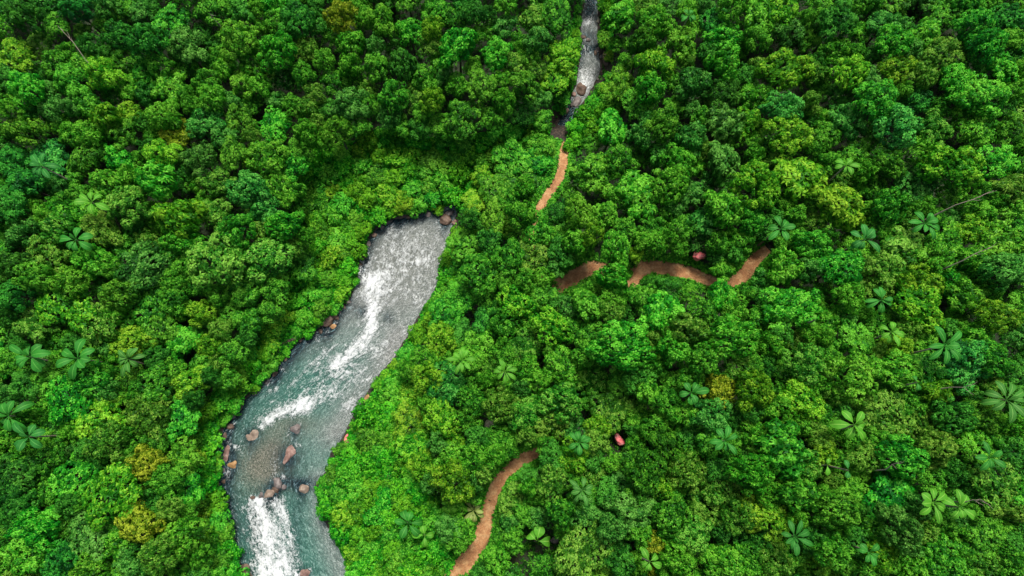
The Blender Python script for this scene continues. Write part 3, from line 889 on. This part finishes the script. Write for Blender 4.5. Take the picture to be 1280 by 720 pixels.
def disc(cx, cy, r):
    j0, j1 = int((cy - r + MO) / 2) - 1, int((cy + r + MO) / 2) + 3
    i0, i1 = int((cx - r + MO) / 2) - 1, int((cx + r + MO) / 2) + 3
    j0, i0 = max(j0, 0), max(i0, 0)
    idx = np.nonzero((mx_[j0:j1, i0:i1] - cx) ** 2 + (my_[j0:j1, i0:i1] - cy) ** 2 < r * r)
    return (idx[0] + j0, idx[1] + i0)


def share(m):
    return block[m].sum() / max(len(m[0]), 1)


def foot_ok(a, b_, x, y, z, hgt, rpx, lim=.03):
    """share of the crown's picture footprint over the open water or path"""
    worst = 0
    for f in (1.0, .55):
        qx, qy, _ = to_px(x, y, z + hgt * f)
        m = disc(qx, qy, rpx * (.9 if f == 1 else .95))
        worst = max(worst, share(m))
    return worst <= lim


SCRUB = [np.array([(375, 200), (470, 166), (560, 172), (640, 160), (690, 158), (694, 190), (655, 215), (600, 240), (575, 262), (545, 262), (490, 273), (462, 295), (448, 330),
                   (440, 370), (405, 400), (340, 460), (300, 500), (275, 530), (270, 560), (272, 600), (284, 660), (300, 722), (262, 722), (245, 660), (238, 590),
                   (240, 540), (262, 500), (300, 450), (345, 400), (372, 340), (385, 280)], float),
         np.array([(440, 530), (478, 474), (500, 470), (520, 500), (535, 545), (515, 600), (545, 640), (575, 690), (560, 722), (436, 722), (415, 665), (394, 610), (412, 585), (428, 552)], float),
         np.array([(545, 345), (548, 320), (570, 285), (582, 300), (575, 350), (545, 400), (515, 450), (480, 480), (472, 476), (500, 440), (520, 405)], float),
         np.array([(706, 160), (745, 112), (765, 90), (775, 110), (750, 160), (715, 185)], float),
         np.array([(722, 0), (727, 60), (722, 110), (700, 140), (690, 135), (705, 100), (712, 40)], float),
         np.array([(752, 0), (770, 0), (768, 60), (760, 75), (752, 40)], float)]
sc_m = np.zeros(block.shape, bool)
for P in SCRUB: sc_m |= inside(mx_, my_, P)

trees = []
for (a, b_, dpx, c, form) in CAT:
    form = form or rng.choice(['domed', 'clumpy', 'clumpy', 'spreading', 'broad'], p=[.18, .2, .2, .28, .14])
    hgt = rng.uniform(8.0, 14.5) * (.75 + .25 * dpx / 45)
    for tries in range(5):
        x, y, z = on_ground(a, b_, hgt * .85)
        if foot_ok(a, b_, x, y, z, hgt * .85, dpx * .56, .035): break
        dpx *= .88; hgt *= .88
    else:
        continue
    trees.append([a, b_, dpx * 1.18, c, form, x, y, z, hgt])
    cover[disc(a, b_, dpx * .5)] = 1

# ------------------------------------------------------------------ big-leaved rosette trees
ROS = [  # px, py, diameter px, colour, leaves, tilt, label
    (38, 446, 66, 'G', 8, 'wide rosette of long green leaves at the far left, left one of the pair'),
    (97, 448, 62, 'G', 7, 'wide rosette of long green leaves at the left, right one of the pair'),
    (160, 449, 46, 'O', 9, 'olive rosette plant beside the pair of wide rosettes at left'),
    (11, 520, 60, 'G', 7, 'green rosette cut by the left edge of the photo'),
    (36, 546, 50, 'B', 6, 'pale green broad-leaved rosette just inside the left edge'),
    (115, 253, 46, 'YG', 7, 'yellowish rosette with curled leaves in the upper left'),
    (95, 300, 52, 'G', 6, 'green rosette with three broad leaves below the yellowish curled one'),
    (52, 208, 50, 'B', 7, 'bluish green rosette in the upper left near the left edge'),
    (1081, 299, 50, 'B', 7, 'bright rosette on a pale leaning trunk, upper right'),
    (1156, 279, 54, 'G', 9, 'dense green rosette right of the one on the leaning trunk'),
    (1102, 375, 42, 'G', 9, 'small star-shaped rosette above the yellowish one at right'),
    (1114, 415, 40, 'YG', 7, 'yellowish rosette under the small star-shaped one at right'),
    (1181, 432, 56, 'G', 8, 'green rosette with narrow leaves spread like a star, right side'),
    (1258, 500, 64, 'O', 9, 'large drooping rosette near the right edge'),
    (1068, 531, 54, 'YG', 6, 'bright rosette of few wide leaves, lower right of centre'),
    (1166, 628, 50, 'YG', 7, 'bright yellow-green rosette, left one of the lower right pair'),
    (1199, 634, 46, 'YG', 6, 'bright yellow-green rosette, right one of the lower right pair'),
    (906, 551, 40, 'G', 7, 'small upright green rosette below the yellow tree'),
    (864, 491, 46, 'G', 6, 'green rosette left of the yellow tree right of centre'),
    (578, 450, 40, 'YG', 10, 'pale feathery rosette right of the river, left one of two'),
    (631, 464, 38, 'YG', 10, 'pale feathery rosette right of the river, right one of two'),
    (724, 553, 42, 'G', 8, 'bright green rosette just left of the pink rock'),
    (728, 613, 40, 'O', 9, 'pale olive rosette standing below the bright green one'),
    (671, 676, 50, 'YG', 3, 'three-leaved banana-like plant right of the lower path'),
    (510, 654, 44, 'G', 6, 'fresh green broad-leaved plant amid right bank shrubs, left one'),
    (531, 669, 34, 'YG', 4, 'smaller fresh green broad-leaved plant amid right bank shrubs'),
    (812, 702, 40, 'YG', 5, 'yellow-green broad-leaved plant at the bottom, right of centre'),
    (993, 671, 44, 'M', 8, 'mid green rosette with one upright leaf, bottom right area'),
    (1086, 690, 38, 'G', 6, 'small green rosette near the bottom edge, right part'),
    (592, 638, 38, 'P', 9, 'pale cream green plant on the edge of the lower path'),
    (1237, 572, 42, 'G', 7, 'green rosette near the right edge above the bright pair'),
    (976, 286, 42, 'G', 6, 'green large-leaved plant right of the path end'),
    (1057, 207, 38, 'YG', 6, 'small yellow-green rosette high on the right'),
    (861, 20, 32, 'G', 7, 'small green rosette near the top edge, right of the gorge'),
    (1019, 400, 24, 'YG', 2, 'single upright bright leaf plant under the large green crown'),
    (1146, 478, 26, 'G', 2, 'plant with one big oval leaf beside an olive dome'),
    (1034, 581, 26, 'YG', 2, 'bright single-leaved plant low on the right, left of a bluish one'),
    (1060, 588, 28, 'B', 2, 'bluish single-leaved plant low on the right'),
]


def blade(L, W, seed, tilt, az, bend):
    """one paddle leaf: petiole, midrib fold and drooping tip"""
    r = np.random.default_rng(seed)
    nu, nv = 12, 5
    V = []
    for i in range(nu):
        t = i / (nu - 1)
        w = W * .5 * (max(0, math.sin(PI * min(1, max(0, (t - .16) / .84)) ** 1.25)) ** .75) + .02
        el = tilt - bend * t * t
        # integrate curve
        if i == 0:
            cx, cz = 0., 0.
        else:
            cx += L / (nu - 1) * math.cos(el); cz += L / (nu - 1) * math.sin(el)
        for j in range(nv):
            v = -1 + 2 * j / (nv - 1)
            rip = .05 * W * math.sin(t * 23 + seed + v * 2)
            V.append((cx + .04 * L * abs(v) * t, v * w, cz + .32 * w * abs(v) + rip * abs(v) - .25 * w * v * v))
    V = np.array(V)
    c, s = math.cos(az), math.sin(az)
    V = np.column_stack([V[:, 0] * c - V[:, 1] * s, V[:, 0] * s + V[:, 1] * c, V[:, 2]])
    F = [(i * nv + j, i * nv + j + 1, (i + 1) * nv + j + 1, (i + 1) * nv + j) for i in range(nu - 1) for j in range(nv - 1)]
    return V, np.array(F)


def blade_mat(name, a, b_, rib):
    m, nt, out = new_mat(name)
    uvn = N_(nt, 'ShaderNodeUVMap', uv_map='leaf')
    sx = N_(nt, 'ShaderNodeSeparateXYZ'); ln(nt, uvn.outputs[0], sx.inputs[0])
    geo = N_(nt, 'ShaderNodeNewGeometry')
    c = mixc(nt, noise(nt, geo.outputs['Position'], 1.6, 3), a, b_)
    oi = N_(nt, 'ShaderNodeObjectInfo')
    c = mixc(nt, mathn(nt, 'MULTIPLY', oi.outputs['Random'], .45), c, tuple(v * .45 for v in a))
    d = mathn(nt, 'ABSOLUTE', mathn(nt, 'SUBTRACT', sx.outputs[1], .5))
    mid = mathn(nt, 'SUBTRACT', 1, mathn(nt, 'MULTIPLY', d, 14), clamp=True)
    vein = mathn(nt, 'PINGPONG', mathn(nt, 'ADD', mathn(nt, 'MULTIPLY', sx.outputs[0], 14), mathn(nt, 'MULTIPLY', d, -6)), .5)
    vm = mathn(nt, 'MULTIPLY', mathn(nt, 'SUBTRACT', vein, .32, clamp=True), 2.0, clamp=True)
    c = mixc(nt, mathn(nt, 'MAXIMUM', mid, mathn(nt, 'MULTIPLY', vm, .7)), c, rib)
    b = N_(nt, 'ShaderNodeBsdfPrincipled'); ln(nt, c, b.inputs['Base Color']); b.inputs['Roughness'].default_value = .6; b.inputs['Specular IOR Level'].default_value = .2
    t = N_(nt, 'ShaderNodeBsdfTranslucent'); ln(nt, mixc(nt, .4, c, (.15, .3, .01)), t.inputs['Color'])
    mx = N_(nt, 'ShaderNodeMixShader'); mx.inputs[0].default_value = .22
    ln(nt, b.outputs[0], mx.inputs[1]); ln(nt, t.outputs[0], mx.inputs[2]); ln(nt, mx.outputs[0], out.inputs[0])
    return m


BM = {'G': blade_mat('blade_green', (.020, .20, .018), (.05, .33, .03), (.14, .46, .07)),
      'YG': blade_mat('blade_lime', (.06, .32, .015), (.14, .46, .025), (.30, .6, .09)),
      'B': blade_mat('blade_bluish', (.018, .19, .025), (.045, .30, .04), (.14, .45, .09)),
      'O': blade_mat('blade_olive', (.035, .19, .02), (.08, .31, .035), (.22, .46, .1)),
      'M': blade_mat('blade_mid', (.016, .15, .016), (.04, .25, .025), (.1, .36, .06)),
      'P': blade_mat('blade_pale', (.22, .36, .06), (.45, .56, .14), (.6, .65, .3))}


def leaf_obj(parent, V, F, mat):
    me = mesh_np('leaf', V, F, smooth=True)
    ul = me.uv_layers.new(name='leaf')
    nu, nv = 12, 5
    q = np.array([(i / (nu - 1), j / (nv - 1)) for i in range(nu) for j in range(nv)], np.float32)
    ul.data.foreach_set('uv', q[F.ravel()].ravel())
    return obj('leaf', me, mat, parent)


for k, (a, b_, dpx, c, nl, lab) in enumerate(ROS):
    r = np.random.default_rng(900 + k)
    shr = k in (23, 24, 25, 29, 34, 35, 36, 37)
    hgt = r.uniform(3.0, 4.2) if k in (24, 25, 29) else r.uniform(11.8, 13.6)
    if k == 23: hgt = 8
    x, y, z = on_ground(a, b_, hgt)
    L = dpx * .5 * (H - z - hgt) / FPX * 1.02
    root = empty('bananalike_plant' if shr else 'rosette_tree', (x, y, z), 0)
    root.name = 'broad_leaved_plant' if shr else 'rosette_tree'
    tag(root, lab, 'plant' if shr else 'tree', 'broad leaved plants' if shr else 'rosette trees rising above the forest')
    ln_ = r.normal(0, .7, 2)
    if k == 8: ln_ = np.array([3.4, 1.6])
    tv = [[(-ln_[0], -ln_[1], -1, .2), (-ln_[0] * .7, -ln_[1] * .7, hgt * .3, .16), (-ln_[0] * .3, -ln_[1] * .3, hgt * .7, .13), (0, 0, hgt, .11)]]
    TV, TF = tubes(tv, 8)
    obj('trunk', mesh_np('trunk', TV, TF, smooth=True), PALEBARK, root)
    az0 = r.uniform(0, 2 * PI)
    for j in range(nl):
        narrow = 10 if nl >= 10 else nl
        W = L * {2: .42, 3: .46, 4: .42, 5: .4, 6: .36, 7: .32, 8: .28, 9: .26, 10: .24}[nl] * r.uniform(.85, 1.15)
        az = az0 + 2 * PI * j / nl + r.normal(0, .22)
        if nl == 3: az = math.radians([80, 145, 355][j]) + r.normal(0, .1)
        if nl == 2: az = math.radians([85, 262][j]) + r.normal(0, .25)
        ti = r.uniform(.05, .95)
        V, F = blade(L * r.uniform(.6, 1.1), W, 7 * k + j, ti, az, r.uniform(1.0, 2.2))
        V[:, 2] += hgt
        leaf_obj(root, V, F, BM[c])
    if nl > 5:   # young upright leaves at the heart
        for j in range(2):
            V, F = blade(L * .45, L * .13, 7 * k + j + 50, 1.1, az0 + 1.3 + j * 2.4, .3)
            V[:, 2] += hgt
            leaf_obj(root, V, F, BM[c])
    cover[disc(a, b_, dpx * .3)] += .5
    # neighbours must not hide the rosette: drop catalogue crowns right on top of it to a lower storey
    for t in trees:
        if math.hypot(t[0] - a, t[1] - b_) < (dpx + t[2]) * .42:
            t[8] = min(t[8], hgt - 1.9) if hgt > 8 else t[8]
if True:
    for k in (23, 24, 25, 29):
        a, b_, dpx = ROS[k][:3]
        block[disc(a, b_, dpx * .36)] = True
trees2 = []
for t in trees:
    if math.hypot(t[0] - 671, t[1] - 676) < 36 and t[2] < 60: continue
    ok = True
    for k in (24, 25, 29):
        if math.hypot(t[0] - ROS[k][0], t[1] - ROS[k][1]) < (ROS[k][2] * .4 + t[2] * .45): ok = False
    if ok: trees2.append(t)
trees = trees2
for t in trees:
    jj, ii_ = disc(t[0], t[1], 34)
    near = sc_m[jj, ii_].mean()
    t[8] *= 1 - .5 * min(1, near * 2.2)
    t[5], t[6], t[7] = on_ground(t[0], t[1], t[8] * .85)

# ------------------------------------------------------------------ bank shrubs
shr = []
# shrubs take over from catalogue trees inside the scrub
trees = [t for t in trees if not (sc_m[int((t[1] + MO) / 2), int((t[0] + MO) / 2)] and t[3] not in ('Y', 'YG', 'B') and not (605 < t[0] < 685 and 175 < t[1] < 245))]
cand = np.argwhere(sc_m & ~block); rng.shuffle(cand)
for (iy, ix) in cand:
    a, b_ = float(mx_[iy, ix]), float(my_[iy, ix])
    r0 = rng.uniform(12, 17)
    if any((a - s[0]) ** 2 + (b_ - s[1]) ** 2 < (.72 * (r0 + s[2])) ** 2 * .72 for s in shr): continue
    m = disc(a, b_, r0 * .92)
    if share(m) > .14:
        r0 *= .62
        m = disc(a, b_, r0)
        if share(m) > .2: continue
    x, y, z = on_ground(a, b_, 1.5)
    if sd_q(x, y)[0] < -.8: continue
    shr.append((a, b_, r0, x, y, z))
shr = sorted(shr, key=lambda s: -s[2])[:295]
print('shrubs', len(shr))

# ------------------------------------------------------------------ gap filling understorey (seen between the big crowns)
fill = []
ext_cover = cover.copy()
for s in shr: ext_cover[disc(s[0], s[1], s[2] * .8)] = 1
ext_cover[sc_m] = 1
cand = np.argwhere((ext_cover < .5) & ~block); rng.shuffle(cand)
for (iy, ix) in cand:
    if ext_cover[iy, ix] > .5: continue
    a, b_ = float(mx_[iy, ix]), float(my_[iy, ix])
    inframe = 0 <= a <= 1280 and 0 <= b_ <= 720
    r0 = rng.uniform(12, 20) if inframe else rng.uniform(18, 27)
    m = disc(a, b_, r0)
    if share(m) > .05: continue
    hgt = rng.uniform(6.0, 10.5)
    if (ext_cover[m] > .5).mean() > .68: continue
    x, y, z = on_ground(a, b_, hgt * .85)
    if not foot_ok(a, b_, x, y, z, hgt * .85, r0, .06): continue
    if sd_q(x, y)[0] < 1.5: continue
    edge = a < 60 or a > 1200 or b_ < 60
    c = rng.choice(['D', 'M', 'G', 'O', 'B'], p=[.16, .36, .30, .10, .08] if not edge else [.26, .38, .22, .07, .07])
    fill.append([a, b_, r0 * 2.3, c, rng.choice(['domed', 'clumpy', 'spreading', 'broad'], p=[.3, .35, .2, .15]), x, y, z, hgt])
    ext_cover[m] = 1
print('trees', len(trees), 'fill', len(fill))
allt = trees + fill
vis_idx = [t for t in allt if -10 <= t[0] <= 1290 and -10 <= t[1] <= 730]
vis_idx.sort(key=lambda t: -t[2])
ind = vis_idx[:299]
indset = set(id(t) for t in ind)
rest = [t for t in allt if id(t) not in indset]

# ------------------------------------------------------------------ labels
LAND = [(425, 18, 'the yellow tree near the top'), (868, 327, 'the red boulder by the path'), (613, 530, 'the pale cream rock'), (772, 550, 'the pinkish red rock'),
        (168, 656, 'the lower left golden dome'), (68, 448, 'the paired left-edge rosettes'), (115, 253, 'the curled yellowish rosette'), (701, 457, 'the round pale green dome'),
        (692, 345, 'the path above centre'), (1081, 299, 'the leaning rosette'), (1181, 432, 'the star-shaped right rosette'), (1182, 631, 'the low paired rosettes'),
        (900, 490, 'the right-centre yellow tree'), (1068, 531, 'the few-leaved bright rosette'), (557, 275, 'the pool-head boulder'), (735, 70, 'the gorge stream'), (600, 665, 'the lower dirt path'),
        (409, 400, 'the left bank rock ledge'), (0, 0, 'the top left corner'), (1280, 0, 'the top right corner'), (0, 720, 'the bottom left corner'), (1280, 720, 'the bottom right corner'),
        (276, 590, 'the narrow left bank boulder'), (455, 321, 'the pool-edge rock'), (338, 616, 'the rapids-head boulder'), (437, 549, 'the right bank pink boulder'), (520, 653, 'the fresh green shrub-slope plants'), (565, 601, 'the right-bank lime tree'), (306, 712, 'the bottom-edge bank rock'), (221, 167, 'the gold-topped upper left tree'), (1003, 140, 'the small reddish olive tree'), (950, 640, 'the low right-centre lime tree'), (728, 613, 'the pale olive rosette')]
DIRS = ['right of', 'upper right of', 'above', 'upper left of', 'left of', 'lower left of', 'below', 'lower right of']
ORD = ['nearest', 'second', 'third', 'fourth', 'fifth', 'sixth', 'seventh', 'eighth', 'ninth', 'tenth', 'eleventh', 'twelfth', 'thirteenth', 'fourteenth', 'fifteenth', 'sixteenth', 'seventeenth', 'eighteenth', 'nineteenth', 'twentieth', 'twenty-first', 'twenty-second', 'twenty-third', 'twenty-fourth', 'twenty-fifth']
FORMN = {'domed': 'domed', 'clumpy': 'lumpy', 'spreading': 'flat-topped', 'broad': 'large-leaved'}


def locate(a, b_):
    L = min(LAND, key=lambda l: math.hypot(l[0] - a, l[1] - b_))
    d = math.hypot(L[0] - a, L[1] - b_)
    if d < 4: return None, d
    an = math.atan2(-(b_ - L[1]), a - L[0])
    return (DIRS[int(round(an / (PI / 4))) % 8], L[2]), d


def label_all(items, look, noun):
    g = {}
    for it in items:
        p, d = locate(it['a'], it['b'])
        g.setdefault((look(it), p), []).append((d, it))
    for (lk, p), L in g.items():
        L.sort(key=lambda q: q[0])
        for k, (d, it) in enumerate(L):
            if p is None:
                it['label'] = '%s %s, a landmark standing out from its neighbours' % (lk, noun)
            elif len(L) == 1:
                it['label'] = '%s %s, only one %s %s' % (lk, noun, p[0], p[1])
            else:
                it['label'] = '%s %s, %s %s %s' % (lk, noun, ORD[k] if k else 'nearest', p[0], p[1])
    seen = {}
    for it in items:
        n = seen.get(it['label'], 0); seen[it['label']] = n + 1
    print('label duplicates', sum(v - 1 for v in seen.values()), 'max words', max(len(i['label'].split()) for i in items))


def look_tree(it):
    t = it['t']
    s = 'large ' if t[2] > 66 else ('small ' if t[2] < 42 else '')
    return s + FORMN[t[4]] + ' ' + NAMEC[t[3]]


items = [dict(a=t[0], b=t[1], t=t) for t in ind]
label_all(items, look_tree, 'tree')
label_all(STONE_OBS, lambda it: 'small wet ' + {'grey': 'dark grey', 'brown': 'brown', 'pink': 'pinkish', 'tan': 'tan'}[it['t']], 'stone')
for it in STONE_OBS: tag(it['o'], it['label'], 'stone', 'small stones along the waterline')
SPECIAL = {(425, 18): 'yellow lumpy tree at the top edge, left of centre', (178, 578): 'bright golden yellow tree in the lower left, upper of two',
           (168, 656): 'golden yellow domed tree in the lower left, lower of two', (900, 490): 'yellow lumpy tree right of centre below the big green crowns',
           (646, 373): 'yellow-topped tree just left of the dirt path bend', (701, 457): 'round pale green domed tree like a ball near the centre',
           (776, 432): 'largest bright green dome near the centre of the photo', (221, 167): 'flat-topped tree with gold new leaves in the upper left'}


def orient(o, t, k):
    o.rotation_euler = (0, 0, k * 2.399)


for k, it in enumerate(items):
    t = it['t']
    pr = PROTO[t[4]][k % len(PROTO[t[4]])]
    s = t[2] * .5 * (H - t[7] - t[8]) / FPX / pr['R']
    sz = t[8] / pr['top']
    an_ = rng.uniform(.84, 1.16)
    root = empty('tree', (t[5], t[6], t[7]), k * 2.399, (s * an_, s / an_, sz))
    # keep the crown top at the height it was placed for
    root.scale[2] = sz
    # crowns keep natural proportions: limit the stretch by raising only the stem
    cz = min(max(s * 1.0, sz * .75), sz * 1.25)
    lab = SPECIAL.get((int(t[0]), int(t[1])), it['label'])
    tag(root, lab, 'tree', 'forest trees covering the slopes')
    obj('trunk', pr['trunk'], BARK, root)
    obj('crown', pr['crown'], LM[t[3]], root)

# small trees past the three hundred largest: one object, one colour class per material slot
VAR = {'D': 0, 'M': 1, 'G': 2, 'O': 3, 'B': 4, 'YG': 5, 'Y': 6}
Vs, ts, vs, mi = [], [], [], []
for k, t in enumerate(rest):
    pr = PROTO[t[4]][k % len(PROTO[t[4]])]
    V, tt = pr['data']
    s = t[2] * .5 * (H - t[7] - t[8]) / FPX / pr['R']
    sz = t[8] / pr['top']
    q = V.reshape(-1, 4, 3)
    frac = .5 if not (0 <= t[0] <= 1280 and 0 <= t[1] <= 720) else .85
    kp = rng.random(len(q)) < frac
    q = q[kp]; tt = tt[kp]
    a = rng.uniform(0, 2 * PI); ca, sa = math.cos(a), math.sin(a)
    X = (q[..., 0] * ca - q[..., 1] * sa) * s + t[5]
    Y = (q[..., 0] * sa + q[..., 1] * ca) * s + t[6]
    Z = q[..., 2] * sz + t[7]
    Vs.append(np.stack([X, Y, Z], -1).reshape(-1, 3)); ts.append(tt); vs.append(np.full(len(tt), rng.normal(0, .1))); mi.append(np.full(len(tt), VAR[t[3]]))
V = np.concatenate(Vs); F = np.arange(len(V)).reshape(-1, 4)
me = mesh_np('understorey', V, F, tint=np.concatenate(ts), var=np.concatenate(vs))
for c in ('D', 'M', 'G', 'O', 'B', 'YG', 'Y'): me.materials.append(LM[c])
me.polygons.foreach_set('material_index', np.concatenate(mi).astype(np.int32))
o = bpy.data.objects.new('understorey', me); COL.objects.link(o)
tag(o, 'small forest trees filling the gaps between the larger crowns', 'undergrowth', kind='stuff')
print('stuff leaves', len(F))

# shrubs
items = [dict(a=s[0], b=s[1], t=s, c=('S' if rng.random() < .5 else rng.choice(['G', 'YG', 'M'], p=[.45, .2, .35]))) for s in shr]
CN = {'S': 'vivid green', 'G': 'bright green', 'YG': 'yellow-green', 'M': 'mid green'}
label_all(items, lambda it: ('low ' if it['t'][2] < 12 else 'bushy ') + CN[it['c']], 'bank shrub')
for k, it in enumerate(items):
    s = it['t']; pr = SHRUB[k % 5]
    sc_ = s[2] * (H - s[5]) / FPX / pr['R'] * 1.2
    root = empty('shrub', (s[3], s[4], s[5] - .2), k * 2.1, (sc_, sc_, sc_ * rng.uniform(.8, 1.3)))
    tag(root, it['label'], 'shrub', 'shrubs covering the river banks')
    obj('stem', pr['trunk'], BARK, root)
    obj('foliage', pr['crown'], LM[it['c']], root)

# ------------------------------------------------------------------ ground cover: countless low leaves on the soil
n = 60000
gxp = rng.uniform(-60, 1340, n); gyp = rng.uniform(-60, 780, n)
gxx, gyy = at_z(gxp, gyp, 4.0)
sdv = sd_q(gxx, gyy)
zz = terr_q(gxx, gyy)
keep = sdv > .15
dense = np.zeros(n, bool)
for P in pw:
    d, i, t = seg_dist(gxx, gyy, P[:-1, :2][::3], P[1:, :2][::3])
    keep &= d > P[np.minimum(i * 3, len(P) - 1), 3] * rng.uniform(.68, 1.1, n)
keep &= (rng.random(n) < .8)
Pp = np.stack([gxx, gyy, zz + rng.uniform(.05, .9, n) * np.clip(sdv / 2, .1, 1)], 1)[keep]
Nn = norm(np.array([0, 0, 1.]) + rng.normal(0, .45, (len(Pp), 3)))
V, F, t = rosettes(Pp, Nn, 6, .55, .24, .3, rng, np.clip(rng.normal(.4, .16, len(Pp)), 0, 1))
me = mesh_np('ground_cover', V, F, tint=t)
tag(obj('ground_cover', me, LM['M']), 'low leafy plants covering the forest floor', 'ground cover', kind='stuff')

# weeds and fallen leaves along the edges of the paths
E_, EN = [], []
for P in pw:
    t_ = norm(np.gradient(P[:, :2], axis=0)); nr = np.stack([-t_[:, 1], t_[:, 0]], 1)
    q = rng.integers(0, len(P), 9000)
    sgn = rng.choice([-1, 1], len(q)); clump = .5 + .5 * np.sin(q * .45 + sgn * 2) * np.cos(q * .17)
    off = (P[q, 3] * (rng.uniform(.98, 1.75, len(q)) - .26 * clump) ) * sgn
    xy = P[q, :2] + nr[q] * off[:, None] + rng.normal(0, .15, (len(q), 2))
    E_.append(np.column_stack([xy, P[q, 2] + rng.uniform(.15, .5, len(q))]))
E_ = np.concatenate(E_)
V, F, t = rosettes(E_, norm(np.array([0, 0, 1.]) + rng.normal(0, .4, (len(E_), 3))), 6, .34, .16, .3, rng, np.clip(rng.normal(.5, .2, len(E_)), 0, 1))
tag(obj('path_side_weeds', mesh_np('path_side_weeds', V, F, tint=t), LM['G']), 'low green weeds along both edges of the dirt paths', 'weeds', kind='stuff')

# dense low scrub leaves on the banks between the shrubs
cand = np.argwhere(sc_m)
sel = cand[rng.integers(0, len(cand), 34000)]
a = mx_[sel[:, 0], sel[:, 1]] + rng.uniform(-1, 1, len(sel)); b_ = my_[sel[:, 0], sel[:, 1]] + rng.uniform(-1, 1, len(sel))
z = np.full(len(a), 3.0)
for _ in range(6):
    x, y = at_z(a, b_, z + .6); z = .5 * z + .5 * terr_q(x, y)
x, y = at_z(a, b_, z + .6); z = terr_q(x, y)
sdv = sd_q(x, y)
kp = sdv > .1
x, y, z = x[kp], y[kp], z[kp]
hh = (.5 + .5 * wob(x, y, .9, 1)) * .8 + .3
Pp = np.stack([x, y, z + np.clip(hh, .1, 2) * rng.uniform(.6, 1.1, len(x))], 1)
V, F, t = rosettes(Pp, norm(np.array([0, 0, 1.]) + rng.normal(0, .5, (len(Pp), 3))), 6, .34, .19, .4, rng, np.clip(rng.normal(.45, .2, len(Pp)), 0, 1))
me = mesh_np('bank_creepers', V, F, tint=t)
tag(obj('bank_creepers', me, LM['S']), 'bright green creepers carpeting the river banks', 'creepers', kind='stuff')

# ------------------------------------------------------------------ bare branches
BARE = [((1195, 256), (1242, 238), 'pale bare crooked branch in a dark gap, upper right'), ((1203, 326), (1240, 309), 'pale bare branch below the upper one at right'),
        ((1190, 484), (1216, 480), 'short bare brown branch above the large drooping rosette'), ((1107, 587), (1125, 577), 'thin bare twig over a dark gap, lower right'),
        ((107, 75), (72, 32), 'long bare leaning stem in the upper left'), ((273, 29), (262, 16), 'short bare brown stem near the top, left part'),
        ((1205, 628), (1232, 627), 'thin pale bare stem right of the bright rosette pair')]
for k, (p0, p1, lab) in enumerate(BARE):
    r = np.random.default_rng(40 + k)
    x0, y0, z0 = on_ground(p0[0], p0[1], 12.5)
    x1, y1 = at_z(p1[0], p1[1], z0 + 15.5)
    A = np.array([x0, y0, z0 + 12.5]); B = np.array([float(x1), float(y1), z0 + 15.5])
    d = B - A
    root = empty('bare_tree', (x0 - d[0] * .8, y0 - d[1] * .8, float(terr(x0 - d[0] * .8, y0 - d[1] * .8)[0])))
    O = np.array(root.location)
    A -= O; B -= O
    M = A * .6 + np.array([0, 0, -1.])
    mid = (A + B) / 2 + r.normal(0, .25, 3)
    TV, TF = tubes([[(0, 0, -.5, .20), (*M, .15), (*A, .08), (*mid, .06), (*B, .02)]], 7)
    obj('trunk', mesh_np('trunk', TV, TF, smooth=True), PALEBARK, root)
    br = []
    for j in range(4):
        s0 = mid * (1 - j * .22) + B * j * .22
        e = s0 + norm(B - A + r.normal(0, 1.6, 3)) * r.uniform(.9, 1.8)
        br.append([(*s0, .05), (*((s0 + e) / 2 + r.normal(0, .12, 3)), .035), (*e, .012)])
    TV, TF = tubes(br, 5)
    obj('branches', mesh_np('branches', TV, TF, smooth=True), PALEBARK, root)
    tag(root, lab, 'bare tree', 'bare stems between the crowns')

# ------------------------------------------------------------------ light
SUN_EL, SUN_AZ = math.radians(66), math.radians(12)   # azimuth from +Y (up in the photo), negative = left
w = bpy.data.worlds.new('World'); scene.world = w; w.use_nodes = True
nt = w.node_tree
bg = nt.nodes['Background']
sky = nt.nodes.new('ShaderNodeTexSky'); sky.sky_type = 'NISHITA'; sky.sun_disc = False
sky.sun_elevation = SUN_EL; sky.sun_rotation = SUN_AZ
sky.air_density = 1.0; sky.dust_density = 4.0; sky.ozone_density = 1.0
nt.links.new(sky.outputs[0], bg.inputs[0]); bg.inputs[1].default_value = .115
sl = bpy.data.lights.new('sun', 'SUN'); sl.energy = 3.8; sl.angle = math.radians(15); sl.color = (1, .965, .88)
so = bpy.data.objects.new('sun', sl); COL.objects.link(so)
dv = Vector((math.sin(SUN_AZ) * math.cos(SUN_EL), math.cos(SUN_AZ) * math.cos(SUN_EL), math.sin(SUN_EL)))
so.rotation_euler = dv.to_track_quat('Z', 'Y').to_euler()
so.location = dv * 200

scene.view_settings.view_transform = 'Standard'
scene.view_settings.look = 'None'
scene.view_settings.exposure = 0
scene.cycles.max_bounces = 6
scene.cycles.diffuse_bounces = 3
scene.cycles.transmission_bounces = 3
scene.cycles.use_denoising = True
